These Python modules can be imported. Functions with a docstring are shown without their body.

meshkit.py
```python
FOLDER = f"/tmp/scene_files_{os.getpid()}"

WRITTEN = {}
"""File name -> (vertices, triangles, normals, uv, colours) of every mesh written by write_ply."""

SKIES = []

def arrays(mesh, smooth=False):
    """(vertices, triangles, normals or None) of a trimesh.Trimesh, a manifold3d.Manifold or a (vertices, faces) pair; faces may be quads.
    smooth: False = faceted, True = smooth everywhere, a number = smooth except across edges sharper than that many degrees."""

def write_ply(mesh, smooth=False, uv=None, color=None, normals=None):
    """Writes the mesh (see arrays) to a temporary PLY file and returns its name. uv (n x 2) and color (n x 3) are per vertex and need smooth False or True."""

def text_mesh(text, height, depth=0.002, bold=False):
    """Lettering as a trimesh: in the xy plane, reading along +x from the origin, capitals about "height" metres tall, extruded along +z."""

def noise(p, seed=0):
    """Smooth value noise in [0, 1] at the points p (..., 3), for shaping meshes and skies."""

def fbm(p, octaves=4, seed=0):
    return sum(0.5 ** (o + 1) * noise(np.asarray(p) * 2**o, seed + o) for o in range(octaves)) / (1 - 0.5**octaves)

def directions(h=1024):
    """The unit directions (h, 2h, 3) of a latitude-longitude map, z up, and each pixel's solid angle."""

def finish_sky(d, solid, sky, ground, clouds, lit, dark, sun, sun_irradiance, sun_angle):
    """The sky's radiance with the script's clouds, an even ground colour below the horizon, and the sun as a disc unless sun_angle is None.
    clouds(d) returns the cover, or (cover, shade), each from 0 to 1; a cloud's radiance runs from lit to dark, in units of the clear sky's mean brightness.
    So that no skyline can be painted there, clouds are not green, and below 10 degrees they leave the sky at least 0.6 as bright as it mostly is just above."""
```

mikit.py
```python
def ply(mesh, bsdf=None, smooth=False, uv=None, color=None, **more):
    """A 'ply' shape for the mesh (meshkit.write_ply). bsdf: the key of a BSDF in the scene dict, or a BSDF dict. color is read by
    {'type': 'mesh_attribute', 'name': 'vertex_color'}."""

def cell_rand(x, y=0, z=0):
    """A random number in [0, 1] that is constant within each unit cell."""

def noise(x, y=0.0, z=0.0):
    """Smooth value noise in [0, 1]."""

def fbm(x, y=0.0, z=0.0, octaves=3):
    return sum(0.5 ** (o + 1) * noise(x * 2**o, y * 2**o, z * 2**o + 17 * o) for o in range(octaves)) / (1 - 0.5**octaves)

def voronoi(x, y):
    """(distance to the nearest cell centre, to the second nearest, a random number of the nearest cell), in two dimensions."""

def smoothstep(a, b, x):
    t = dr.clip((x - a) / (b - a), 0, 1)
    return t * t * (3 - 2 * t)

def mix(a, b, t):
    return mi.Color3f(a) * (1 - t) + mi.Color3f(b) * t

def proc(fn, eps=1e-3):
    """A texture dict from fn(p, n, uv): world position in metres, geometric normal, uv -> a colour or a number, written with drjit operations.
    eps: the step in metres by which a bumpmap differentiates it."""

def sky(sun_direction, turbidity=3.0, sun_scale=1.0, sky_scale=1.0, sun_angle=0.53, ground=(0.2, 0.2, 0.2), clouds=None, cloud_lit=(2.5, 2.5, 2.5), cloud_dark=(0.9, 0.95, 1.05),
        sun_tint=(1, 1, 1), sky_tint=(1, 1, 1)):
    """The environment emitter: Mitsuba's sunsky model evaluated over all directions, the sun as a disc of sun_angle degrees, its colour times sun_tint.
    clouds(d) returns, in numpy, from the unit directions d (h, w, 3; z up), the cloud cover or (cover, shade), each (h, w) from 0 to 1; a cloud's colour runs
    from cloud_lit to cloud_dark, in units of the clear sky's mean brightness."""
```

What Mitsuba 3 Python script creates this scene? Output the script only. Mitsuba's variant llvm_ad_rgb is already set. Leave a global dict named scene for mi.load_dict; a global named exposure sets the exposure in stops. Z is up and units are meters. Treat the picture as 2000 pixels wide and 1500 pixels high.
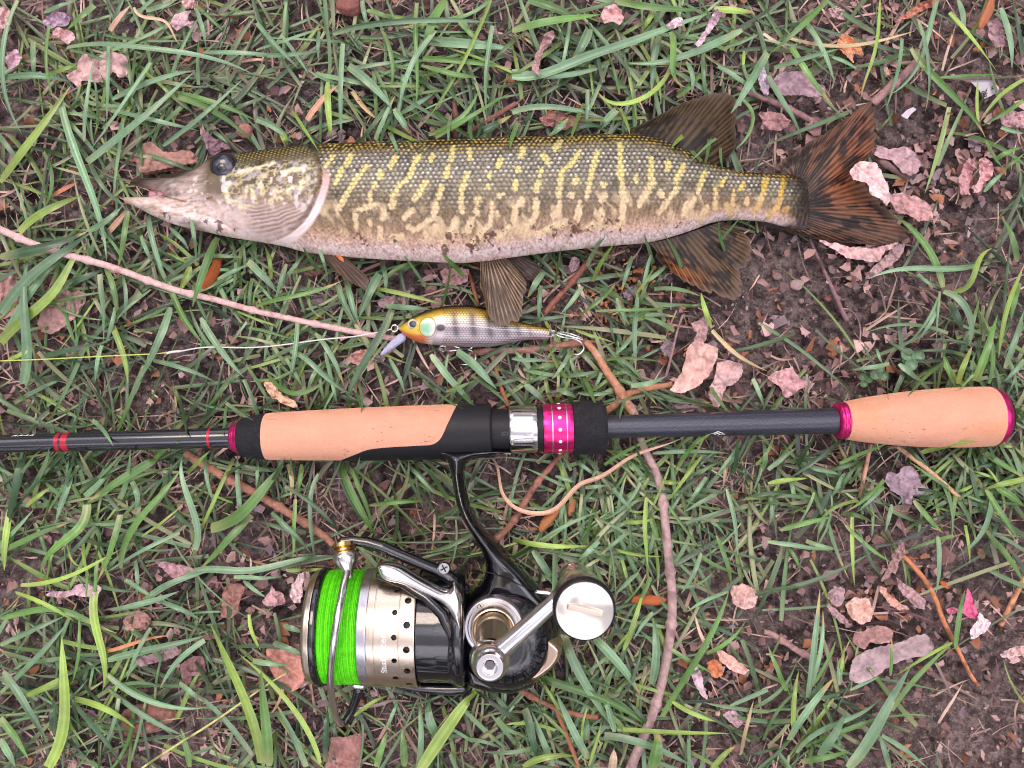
import math, random
import numpy as np, trimesh, drjit as dr, mitsuba as mi, mikit, meshkit, shapely, manifold3d as m3
from scipy.interpolate import PchipInterpolator, CubicSpline
from scipy.spatial import cKDTree, Delaunay
from shapely.geometry import Polygon

# ------------------------------------------------------------------ camera, sky, exposure
T = mi.ScalarTransform4f
H = 0.36                      # lens height over the ground, metres
PX = 0.00023                  # one photo pixel (2000 wide) on the ground, metres
exposure = 2.56
scene, labels = {}, {}
scene['camera'] = {'type': 'thinlens', 'fov': 2 * math.degrees(math.atan(1000 * PX / H)), 'aperture_radius': 0.0006, 'focus_distance': 0.336,
                   'near_clip': 0.01, 'far_clip': 400.0, 'to_world': T().look_at(origin=[0, 0, H], target=[0, 0, 0], up=[0, 1, 0])}


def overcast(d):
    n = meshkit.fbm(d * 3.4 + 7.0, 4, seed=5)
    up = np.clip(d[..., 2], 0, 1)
    return 1.0 + 0 * n, np.clip(0.92 - 0.55 * up ** 1.5 + (np.clip((n - 0.40) / 0.2, 0, 1) - 0.5) * 0.85, 0, 1)      # an overcast sky: bright overhead and uneven cloud, shaped for the reflections


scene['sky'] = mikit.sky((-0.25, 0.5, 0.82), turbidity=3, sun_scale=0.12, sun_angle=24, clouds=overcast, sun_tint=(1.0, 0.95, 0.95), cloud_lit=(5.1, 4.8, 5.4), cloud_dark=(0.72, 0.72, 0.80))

rng = np.random.default_rng(11)
random.seed(11)


# ------------------------------------------------------------------ helpers
def lin(c):
    c = np.asarray(c, float) / 255.0
    return np.where(c < 0.04045, c / 12.92, ((c + 0.055) / 1.055) ** 2.4)


def kz(z):
    return PX * (H - np.asarray(z, float)) / H


def W(x, y, z=0.0):
    """the point at height z that stands at photo pixel (x, y)"""
    x, y, z = np.broadcast_arrays(np.asarray(x, float), np.asarray(y, float), np.asarray(z, float))
    k = kz(z)
    return np.stack([(x - 1000) * k, (750 - y) * k, z], -1)


def numbered(k):
    if k not in labels and k not in scene and not any(q.startswith(k + '__') for q in scene):
        return k
    i = 1
    while f'{k}_{i:03d}' in labels or f'{k}_{i:03d}' in scene:
        i += 1
    return f'{k}_{i:03d}'


def thing(name, label, cat, group=None):
    k = numbered(name)
    labels[k] = {'label': label, 'category': cat}
    if group:
        labels[k]['group'] = group
    return k


def obj(name, mesh, bsdf, parent=None, smooth=30, color=None, label=None, **kw):
    k = numbered(parent + '__' + name if parent else name)
    scene[k] = mikit.ply(mesh, bsdf, smooth=True if color is not None else smooth, color=color, **kw)
    if label:
        labels[k] = {'label': label}
    return k


def whole(key, mesh, bsdf, smooth=30, color=None, **kw):
    """a thing that is one mesh"""
    scene[key] = mikit.ply(mesh, bsdf, smooth=True if color is not None else smooth, color=color, **kw)


def spline(p, n):
    p = np.asarray(p, float)
    if len(p) == 2:
        return p[0] + (p[1] - p[0]) * np.linspace(0, 1, n)[:, None]
    d = np.r_[0, np.cumsum(np.linalg.norm(np.diff(p, axis=0), axis=1) + 1e-9)]
    return CubicSpline(d / d[-1], p)(np.linspace(0, 1, n)) if len(p) > 3 else _quad(p, d / d[-1], n)


def _quad(p, d, n):
    t = np.linspace(0, 1, n)[:, None]
    a, b, c = p
    m = d[1]
    l0 = (t - m) * (t - 1) / (m); l1 = t * (t - 1) / (m * (m - 1)); l2 = t * (t - m) / (1 - m)
    return a * l0 + b * l1 + c * l2


def grid_faces(n, m, close=False):
    i, j = np.meshgrid(np.arange(n - 1), np.arange(m if close else m - 1), indexing='ij')
    a = i * m + j; b = i * m + (j + 1) % m; c = (i + 1) * m + (j + 1) % m; e = (i + 1) * m + j
    return np.stack([a, b, c, e], -1).reshape(-1, 4)


def tri(q):
    q = np.asarray(q)
    return np.vstack([q[:, [0, 1, 2]], q[:, [0, 2, 3]]]) if q.shape[1] == 4 else q


def tube(p, r, sides=10, bump=0.0, seed=0, flat=1.0, caps=True):
    """a round (or flattened) tube along points p with radii r"""
    p = np.asarray(p, float); n = len(p); r = np.broadcast_to(r, (n,)).astype(float)
    t = np.gradient(p, axis=0); t /= np.linalg.norm(t, axis=1, keepdims=True) + 1e-12
    up = np.array([0, 0, 1.0]); up = np.where(np.abs(t[:, 2:]) < 0.95, up, np.array([0, 1.0, 0]))
    a = np.cross(t, up); a /= np.linalg.norm(a, axis=1, keepdims=True) + 1e-12
    b = np.cross(a, t)
    ang = np.arange(sides) * 2 * np.pi / sides
    rr = np.repeat(r[:, None], sides, 1)
    if bump:
        q = np.stack([np.cos(ang)[None] * 1.3 + 0 * rr, np.sin(ang)[None] * 1.3 + 0 * rr, np.arange(n)[:, None] * 0.55 + 0 * rr], -1)
        rr = rr * (1 + bump * (meshkit.fbm(q + seed * 9.1, 3, seed=seed) - 0.5) * 2)
    v = p[:, None] + rr[..., None] * (np.cos(ang)[None, :, None] * a[:, None] + flat * np.sin(ang)[None, :, None] * b[:, None])
    f = tri(grid_faces(n, sides, True))
    v = v.reshape(-1, 3)
    if caps:
        v = np.vstack([v, p[:1], p[-1:]]); k = np.arange(sides); k2 = (k + 1) % sides
        f = np.vstack([f, np.stack([k2, k, k * 0 + n * sides], 1), np.stack([k + (n - 1) * sides, k2 + (n - 1) * sides, k * 0 + n * sides + 1], 1)])
    return v, f[:, [0, 2, 1]]


def lathe(profile, o, d, n=72):
    """profile [(t, r)] turned round the axis from o along d, metres"""
    o = np.asarray(o, float); d = np.asarray(d, float) / np.linalg.norm(d)
    a = np.cross(d, [0, 0, 1.0]) if abs(d[2]) < 0.9 else np.array([1.0, 0, 0])
    a /= np.linalg.norm(a); b = np.cross(d, a)
    ang = np.arange(n) * 2 * np.pi / n
    pr = np.asarray(profile, float)
    v = o + pr[:, 0, None, None] * d + pr[:, 1, None, None] * (np.cos(ang)[None, :, None] * a + np.sin(ang)[None, :, None] * b)
    f = tri(grid_faces(len(pr), n, True))
    m = trimesh.Trimesh(v.reshape(-1, 3), f, process=False)
    return m


def cat(parts):
    vs, fs, o = [], [], 0
    for p in parts:
        v, f = (np.asarray(p.vertices), np.asarray(p.faces)) if hasattr(p, 'vertices') else (np.asarray(p[0]), tri(p[1]))
        vs.append(v); fs.append(f + o); o += len(v)
    return trimesh.Trimesh(np.vstack(vs), np.vstack(fs), process=False)


def rounded(profile, r, n=4):
    """rounds the corners of an open profile polyline"""
    p = np.asarray(profile, float); out = [p[0]]
    for i in range(1, len(p) - 1):
        a, b, c = p[i - 1], p[i], p[i + 1]
        la, lc = np.linalg.norm(a - b), np.linalg.norm(c - b)
        k = min(r, 0.45 * la, 0.45 * lc)
        s, e = b + (a - b) / max(la, 1e-9) * k, b + (c - b) / max(lc, 1e-9) * k
        for t in np.linspace(0, 1, n):
            out.append((1 - t) ** 2 * s + 2 * t * (1 - t) * b + t * t * e)
    out.append(p[-1])
    return np.array(out)


def smooth_poly(pts, n=160):
    p = np.asarray(pts, float); p = np.vstack([p, p[:1]])
    d = np.r_[0, np.cumsum(np.linalg.norm(np.diff(p, axis=0), axis=1))]
    return CubicSpline(d / d[-1], p, bc_type='periodic')(np.linspace(0, 1, n, endpoint=False))


def fill(poly, step):
    """points and triangles inside a 2-D outline; also each point's distance to the outline"""
    pg = Polygon(poly).buffer(0)
    if pg.geom_type != 'Polygon':
        pg = max(pg.geoms, key=lambda g: g.area)
    L = pg.exterior.length
    bd = np.array([pg.exterior.interpolate(t).coords[0] for t in np.linspace(0, L, max(12, int(L / step)), endpoint=False)])
    x0, y0, x1, y1 = pg.bounds
    gx, gy = np.meshgrid(np.arange(x0, x1, step), np.arange(y0, y1, step * 0.866))
    gx = gx + (np.arange(gx.shape[0]) % 2)[:, None] * step / 2
    q = np.stack([gx.ravel(), gy.ravel()], 1)
    q = q[shapely.contains_xy(pg, q[:, 0], q[:, 1])]
    db = cKDTree(np.array([pg.exterior.interpolate(t).coords[0] for t in np.linspace(0, L, 4 * len(bd), endpoint=False)]))
    if len(q):
        q = q[db.query(q)[0] > step * 0.45]
    pts = np.vstack([bd, q]); f = Delaunay(pts).simplices
    c = pts[f].mean(1); f = f[shapely.contains_xy(pg, c[:, 0], c[:, 1])]
    a = pts[f]; area = (a[:, 1, 0] - a[:, 0, 0]) * (a[:, 2, 1] - a[:, 0, 1]) - (a[:, 1, 1] - a[:, 0, 1]) * (a[:, 2, 0] - a[:, 0, 0])
    f = np.where((area < 0)[:, None], f[:, [0, 2, 1]], f)
    dist = db.query(pts)[0]; dist[:len(bd)] = 0
    return pts, f, dist, len(bd)


def pillow(poly, zc, half, w, step, tilt=None):
    """a solid with the given outline (photo pixels at height zc), rounded at the rim over w pixels, half thickness in metres"""
    pts, f, d, nb = fill(poly, step)
    t = np.clip(d / w, 0, 1); h = half * np.sqrt(1 - (1 - t) ** 2)
    z = zc + (tilt(pts) if tilt else 0)
    b = W(pts[:, 0], pts[:, 1], zc)
    top = np.c_[b[:, :2], z + h]; bot = np.c_[b[:, :2], z - h]
    n = len(pts); f = f[:, ::-1]
    remap = np.arange(n) + n; remap[:nb] = np.arange(nb)
    m = trimesh.Trimesh(np.vstack([top, bot]), np.vstack([f, remap[f][:, ::-1]]), process=False)
    m.remove_unreferenced_vertices()
    return m


def hull_chain(pts, seg=28):
    """[(x, y, z, r)] metres: hulls of neighbouring spheres, joined and smoothed"""
    s = [m3.Manifold.sphere(r, seg).translate((x, y, z)) for x, y, z, r in pts]
    m = m3.Manifold.batch_boolean([m3.Manifold.batch_hull([a, b]) for a, b in zip(s, s[1:])], m3.OpType.Add)
    g = m.to_mesh()
    return trimesh.Trimesh(g.vert_properties[:, :3], g.tri_verts, process=True)


def chain_px(pts):
    """the same from photo pixels: (x, y, z, r in pixels)"""
    return [(*W(x, y, z), r * float(kz(z))) for x, y, z, r in pts]


def box(c, size, R=None, bevel=0.0):
    a = np.asarray(size) / 2
    if bevel:
        s = m3.Manifold.sphere(bevel, 12); b = a - bevel
        m = m3.Manifold.batch_hull([s.translate((sx * b[0], sy * b[1], sz * b[2])) for sx in (-1, 1) for sy in (-1, 1) for sz in (-1, 1)])
        g = m.to_mesh(); m = trimesh.Trimesh(g.vert_properties[:, :3], g.tri_verts, process=False)
    else:
        m = trimesh.creation.box(size)
    if R is not None:
        m.apply_transform(R)
    m.apply_translation(c)
    return m


def fbm2(x, y, s, seed=0, oct=3):
    return meshkit.fbm(np.stack([np.asarray(x) / s, np.asarray(y) / s, 0 * np.asarray(x) + 0.5], -1), oct, seed=seed)


# ------------------------------------------------------------------ materials
VC = {'type': 'mesh_attribute', 'name': 'vertex_color'}


def rgb(*c):
    return {'type': 'rgb', 'value': [float(q) for q in lin(c)]}


def principled(base, rough=0.5, **k):
    return {'type': 'twosided', 'bsdf': {'type': 'principled', 'base_color': base, 'roughness': rough, **k}}


scene['m_dull'] = principled(VC, 0.85, specular=0.1)
scene['m_bark'] = principled(VC, 0.7, specular=0.2)
scene['m_blade'] = principled(VC, 0.32, specular=0.6)
scene['m_leaf'] = principled(VC, 0.6, specular=0.22)
scene['m_skin'] = principled(VC, 0.28, specular=0.3, clearcoat=0.3, clearcoat_gloss=0.95)
scene['m_fin'] = principled(VC, 0.34, specular=0.28, clearcoat=0.12, clearcoat_gloss=0.9)
scene['m_wet'] = principled(rgb(18, 18, 24), 0.08, specular=0.6, clearcoat=1.0, clearcoat_gloss=0.98)
scene['m_lure'] = principled(VC, 0.28, specular=0.6, metallic=0.25, clearcoat=1.0, clearcoat_gloss=0.97)
scene['m_black_gloss'] = principled(rgb(4, 5, 13), 0.06, specular=0.8, clearcoat=1.0, clearcoat_gloss=0.97)
scene['m_black_matt'] = principled(rgb(32, 32, 36), 0.45, specular=0.3)
scene['m_dark'] = principled(rgb(6, 6, 7), 0.5)
scene['m_chrome'] = principled(rgb(226, 222, 222), 0.1, metallic=1.0)
scene['m_steel'] = principled(rgb(232, 229, 228), 0.16, metallic=1.0)
scene['m_silver'] = principled(rgb(205, 203, 210), 0.3, metallic=1.0)
scene['m_gold'] = principled(rgb(230, 212, 192), 0.25, metallic=1.0)
scene['m_brass'] = principled(rgb(216, 178, 116), 0.2, metallic=1.0)
scene['m_magenta'] = principled(rgb(240, 44, 134), 0.2, metallic=0.85, clearcoat=0.6)
scene['m_red_wrap'] = principled(rgb(190, 34, 62), 0.25, metallic=0.4, clearcoat=1.0)
scene['m_white'] = principled(rgb(235, 232, 236), 0.5)
scene['m_print'] = principled(rgb(244, 240, 240), 0.35)
scene['m_faint'] = principled(rgb(84, 84, 92), 0.5)
scene['m_plastic'] = {'type': 'twosided', 'bsdf': {'type': 'blendbsdf', 'weight': 0.55, 'a': {'type': 'roughplastic', 'diffuse_reflectance': rgb(150, 150, 178), 'alpha': 0.12}, 'b': {'type': 'roughplastic', 'diffuse_reflectance': rgb(190, 190, 214), 'alpha': 0.08}}}


def LC(c):
    return [float(q) for q in lin(c)]


def cork_fn(p, n, uv):
    a = mikit.fbm(p.x * 120, p.y * 150, p.z * 150)
    b = mikit.noise(p.x * 1300 + 3, p.y * 1700, p.z * 1700)
    pit = mikit.smoothstep(0.80, 0.9, mikit.noise(p.x * 560, p.y * 1900 + 7, p.z * 1900)) * mikit.smoothstep(0.5, 0.72, mikit.noise(p.x * 90 + 11, p.y * 160, p.z * 160))
    stain = mikit.smoothstep(0.55, 0.8, mikit.fbm(p.x * 55 + 31, p.y * 90, p.z * 90))
    c = mikit.mix(LC((234, 176, 148)), LC((222, 160, 130)), a)
    c = mikit.mix(c, LC((222, 150, 100)), stain * 0.55)
    c = c * (0.93 + 0.12 * b)
    return mikit.mix(c, LC((150, 96, 70)), pit * 0.8)


def cork_bump(p, n, uv):
    return -mikit.smoothstep(0.80, 0.9, mikit.noise(p.x * 560, p.y * 1900 + 7, p.z * 1900)) + 0.5 * mikit.noise(p.x * 1500, p.y * 2200, p.z * 2200)


scene['m_cork'] = {'type': 'twosided', 'bsdf': {'type': 'bumpmap', 'scale': 0.00008, 'arbitrary': mikit.proc(cork_bump, eps=8e-5), 'bsdf': {'type': 'principled', 'base_color': mikit.proc(cork_fn), 'roughness': 0.75, 'specular': 0.2}}}


def foam_fn(p, n, uv):
    return mikit.mix(LC((34, 34, 37)), LC((56, 55, 58)), mikit.noise(p.x * 2600, p.y * 2600, p.z * 2600) * mikit.fbm(p.x * 260, p.y * 260, p.z * 260) * 1.6)


scene['m_foam'] = {'type': 'twosided', 'bsdf': {'type': 'principled', 'base_color': mikit.proc(foam_fn), 'roughness': 0.82, 'specular': 0.14}}


def weave_fn(p, n, uv):
    # carbon weave in the tube's own coordinates: uv = (length in metres, angle in turns)
    a, b = uv.x * 520.0 + uv.y * 24.0, uv.x * 520.0 - uv.y * 24.0
    ca, cb = a - dr.floor(a), b - dr.floor(b)
    k = dr.select(mikit.cell_rand(dr.floor(a), dr.floor(b)) > 0.5, ca, cb)
    return mikit.mix(LC((40, 41, 50)), LC((64, 66, 80)), k)


scene['m_weave'] = {'type': 'twosided', 'bsdf': {'type': 'principled', 'base_color': mikit.proc(weave_fn), 'roughness': 0.30, 'specular': 0.9, 'metallic': 0.25}}


def weave_gloss_fn(p, n, uv):
    return mikit.mix(LC((16, 16, 21)), LC((44, 46, 58)), weave_fn(p, n, uv).x * 8.0)


scene['m_weave_gloss'] = {'type': 'twosided', 'bsdf': {'type': 'principled', 'base_color': mikit.proc(weave_gloss_fn), 'roughness': 0.09, 'specular': 1.0, 'metallic': 0.06, 'clearcoat': 1.0, 'clearcoat_gloss': 0.97}}


def thread_fn(p, n, uv):
    s = mikit.noise(p.x * 5200 + mikit.noise(p.y * 60) * 1.5)
    c = mikit.mix(LC((64, 196, 8)), LC((124, 240, 40)), s)
    return c * (0.85 + 0.3 * mikit.noise(p.x * 900, p.y * 500, p.z * 500))


scene['m_thread'] = {'type': 'twosided', 'bsdf': {'type': 'principled', 'base_color': mikit.proc(thread_fn), 'roughness': 0.5, 'specular': 0.4}}


def soil_fn(p, n, uv):
    a = mikit.fbm(p.x * 40, p.y * 40, p.z * 40)
    b = mikit.fbm(p.x * 330, p.y * 330, p.z * 330, octaves=4)
    g = mikit.noise(p.x * 1700, p.y * 1700, p.z * 1700)
    b2 = mikit.smoothstep(0.3, 0.7, b)
    c = mikit.mix(LC((54, 45, 45)), LC((146, 128, 124)), a * 0.5 + b2 * 0.6 - 0.12)
    c = c * (0.45 + 1.05 * g)
    spark = mikit.smoothstep(0.9, 0.95, mikit.noise(p.x * 1350 + 5, p.y * 1350, p.z * 1350))
    return mikit.mix(c, LC((190, 170, 166)), spark * 0.6)


def soil_bump(p, n, uv):
    return mikit.fbm(p.x * 420, p.y * 420, p.z * 420, octaves=4) + 0.35 * mikit.noise(p.x * 1500, p.y * 1500, p.z * 1500)


scene['m_soil'] = {'type': 'twosided', 'bsdf': {'type': 'bumpmap', 'scale': 0.0030, 'arbitrary': mikit.proc(soil_bump, eps=1.2e-4), 'bsdf': {'type': 'principled', 'base_color': mikit.proc(soil_fn), 'roughness': 0.75, 'specular': 0.14}}}
# ------------------------------------------------------------------ the ground
def soil_z(x, y):
    """height of the soil at a photo pixel of the ground plane"""
    z = (fbm2(x, y, 260, 3, 3) - 0.5) * 0.010 + (fbm2(x, y, 60, 4, 3) - 0.5) * 0.0075 + np.abs(fbm2(x, y, 26, 8, 3) - 0.5) * 0.007 + (fbm2(x, y, 13, 9, 2) - .5) * .0022
    return z - 0.002


SG = np.arange(-400, 2401, 6.0)
SOIL = soil_z(*np.meshgrid(SG, SG[:350], indexing='ij'))


def soil_at(x, y):
    return float(SOIL[int(np.clip((x + 400) / 6, 0, len(SG) - 1)), int(np.clip((y + 400) / 6, 0, 349))])


xs = np.r_[np.array([-400000, -60000, -15000, -5000, -2000, -900, -500]), np.arange(-300, 2301, 4.0), np.array([2500, 2900, 4000, 7000, 17000, 62000, 400000])]
ys = np.r_[np.array([-400000, -60000, -15000, -5000, -2000, -900, -400]), np.arange(-220, 1721, 4.0), np.array([1900, 2400, 3600, 6500, 16500, 62000, 400000])]
gx, gy = np.meshgrid(xs, ys, indexing='ij')
gz = soil_z(gx, gy)
v = np.stack([(gx - 1000) * PX, (750 - gy) * PX, gz], -1).reshape(-1, 3)
scene['ground'] = mikit.ply((v, tri(grid_faces(len(xs), len(ys)))[:, ::-1]), 'm_soil', smooth=True)
labels['ground'] = {'label': 'bare dark brown soil under the grass and fallen leaves', 'kind': 'structure'}


# ------------------------------------------------------------------ the pike
def P(pts):
    a = np.array(sorted(pts), float)
    return PchipInterpolator(a[:, 0], a[:, 1], extrapolate=True)


top_y = P([(246, 372), (262, 350), (300, 343), (340, 339), (380, 331), (400, 322), (416, 308), (440, 301), (470, 300), (500, 297), (560, 290), (620, 284), (700, 280), (800, 277), (900, 273), (1000, 270), (1100, 268), (1180, 264), (1240, 265), (1290, 275), (1350, 302), (1400, 325), (1450, 337), (1500, 340), (1545, 342), (1575, 346), (1604, 352)])
bot_y = P([(246, 397), (265, 404), (300, 422), (350, 441), (400, 452), (450, 463), (500, 471), (550, 480), (600, 493), (700, 503), (800, 509), (900, 513), (940, 510), (1000, 502), (1100, 489), (1200, 479), (1260, 474), (1310, 463), (1350, 450), (1400, 433), (1440, 429), (1490, 432), (1540, 445), (1575, 452), (1604, 452)])
thick = P([(246, 0.0008), (312, 0.0012), (330, .0030), (370, .0082), (400, 0.0105), (500, 0.0135), (620, 0.0162), (800, 0.0178), (1000, 0.018), (1200, 0.0165), (1350, 0.012), (1450, 0.0088), (1530, 0.0066), (1560, .0044), (1585, .0018), (1604, 0.0002)])
mid_z = P([(246, 0.0125), (400, 0.0155), (620, 0.0195), (1000, 0.0205), (1250, 0.0185), (1450, 0.0138), (1560, .0122), (1604, 0.0118)])


def on_body(x, y):
    """photo pixel of a mark -> the body's own coordinates (outline pixels at the body's mid height)"""
    x, y = np.asarray(x, float), np.asarray(y, float)
    bx, by = x.copy(), y.copy()
    for _ in range(8):
        zc = mid_z(bx); yt, yb = top_y(bx), bot_y(bx)
        vv = np.clip((by - (yt + yb) / 2) / ((yb - yt) / 2), -1, 1)
        z = zc + thick(bx) * np.sqrt(1 - vv ** 2)
        r = kz(z) / kz(zc)
        bx, by = 1000 + (x - 1000) * r, 750 + (y - 750) * r
    return np.stack([bx, by], -1)


def marks(lines, ox, oy, s, step=0.8):
    out = []
    for ln in lines:
        p = np.array(ln, float).reshape(-1, 2) * s + [ox, oy]
        if len(p) == 1:
            p = np.vstack([p, p + 1.0])
        L = np.linalg.norm(np.diff(p, axis=0), axis=1).sum()
        q = np.vstack([a + (b - a) * np.linspace(0, 1, max(2, int(np.linalg.norm(b - a) / step)))[:, None] for a, b in zip(p, p[1:])])
        out.append(on_body(q[:, 0], q[:, 1]))
    return np.vstack(out)


BODY_MARKS = [[330,300,270,380,220,450,180,530],[240,240,220,290],[190,320,160,390],[140,240,110,300],[410,325,405,365],[378,400,372,418],[350,460,355,490],[290,540,340,530,380,510],[490,250,465,300],
[590,300,570,360,500,420,480,470],[480,500,470,520],[660,390,620,460,600,480],[750,410,735,470],[715,500,715,540,690,590,640,630,590,660],[585,550,540,590],[430,560,420,590],[270,570,275,640],[350,605,352,618],[410,650,405,700],
[815,190,805,260],[785,300,775,360],[905,200,910,260],[895,340,860,430,860,520,865,555],[1080,260,1065,300],[1015,345,1020,360],[1015,405,1012,420],[1095,455,1070,465],[955,480,945,505],[943,552,950,565],[1030,500,1030,560,1020,620,960,690,930,730],
[920,600,900,660],[830,600,800,670],[1172,305,1178,328],[1160,390,1160,430],[1200,490,1160,530,1150,600],[1290,390,1275,430],[1310,320,1300,350],[1275,490,1280,560,1250,610],[1320,240,1345,280],[1410,160,1385,210],[1520,220,1470,290,1420,330,1405,460],
[1410,500,1400,560,1370,580],[1500,375,1495,390],[1470,460,1480,465],[1620,220,1590,330,1560,470],[1520,500,1510,590],[1650,400,1660,404],[1655,460,1640,490],[1745,180,1750,330,1760,440,1775,490],[1770,530,1740,640],[1920,260,1920,370],[1930,390,1890,460,1850,510],
[1830,372,1840,380],[1970,450,1982,462],[1640,550,1640,590],[1600,620,1560,650],[1440,610,1360,640,1290,680],[1130,640,1060,700],[1230,640,1215,700],[660,680,670,710],[715,640,725,645],[530,690,480,700],[560,640,600,650],[1060,560,1066,566],[700,240,690,270],[620,250,600,280],[1205,200,1195,240]]
TAIL_MARKS = [[45,430,35,580,60,740,50,900],[240,490,240,620],[250,650,160,800],[450,540,400,650],[410,690,360,760,290,850],[590,580,545,710],[715,630,700,670],[660,700,660,820],[780,710,760,860],[835,665,825,690],[990,630,950,780,910,850],[1100,620,1080,780],[1080,790,1000,880],[1130,820,1110,830],[470,790,450,860],[350,525,345,565],[305,715,315,728],[140,620,142,645],[860,760,862,790],[730,800,750,840],[520,760,500,800],[600,820,560,900]]
HEAD_MARKS = [[700,440,720,500,760,520,830,480,850,420],[880,420,885,480,905,520,890,550,800,550],[970,340,940,400,950,470],[1000,520,1030,450,1120,440,1240,370],[760,330,860,310,960,290,1020,265],[1090,330,1150,310,1240,300],[1050,500,1075,498],[1160,420,1200,430],[720,400,705,420]]
kt_body = cKDTree(np.vstack([marks(BODY_MARKS, 600, 220, 0.35), marks(TAIL_MARKS, 1200, 160, 0.3)]))
kt_head = cKDTree(marks(HEAD_MARKS, 230, 240, 0.3))
gill = on_body(*np.array([(600, 289), (611, 297), (623, 312), (629, 330), (628, 360), (616, 396), (592, 435), (556, 462), (530, 472), (505, 478)], float).T)
gill = spline(gill, 120); kt_gill = cKDTree(gill)
gill_side = Polygon(np.vstack([gill, [(300, 520), (200, 400), (300, 200), (600, 230)]]))
GRAD = np.array([0, .045, .10, .17, .36, .50, .60, .70, .79, .875, .95])
GCOL = lin(np.array([(14, 12, 9), (20, 17, 11), (60, 54, 36), (126, 121, 106), (130, 123, 104), (128, 117, 92), (124, 108, 84), (128, 108, 82), (150, 124, 96), (206, 172, 150), (238, 212, 206)]))
HCOL = lin(np.array([(20, 18, 14), (38, 33, 22), (74, 65, 44), (108, 96, 72), (124, 108, 86), (150, 126, 108), (216, 192, 180), (226, 200, 194)]))
BS, HS = 9.6, 8.2


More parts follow.
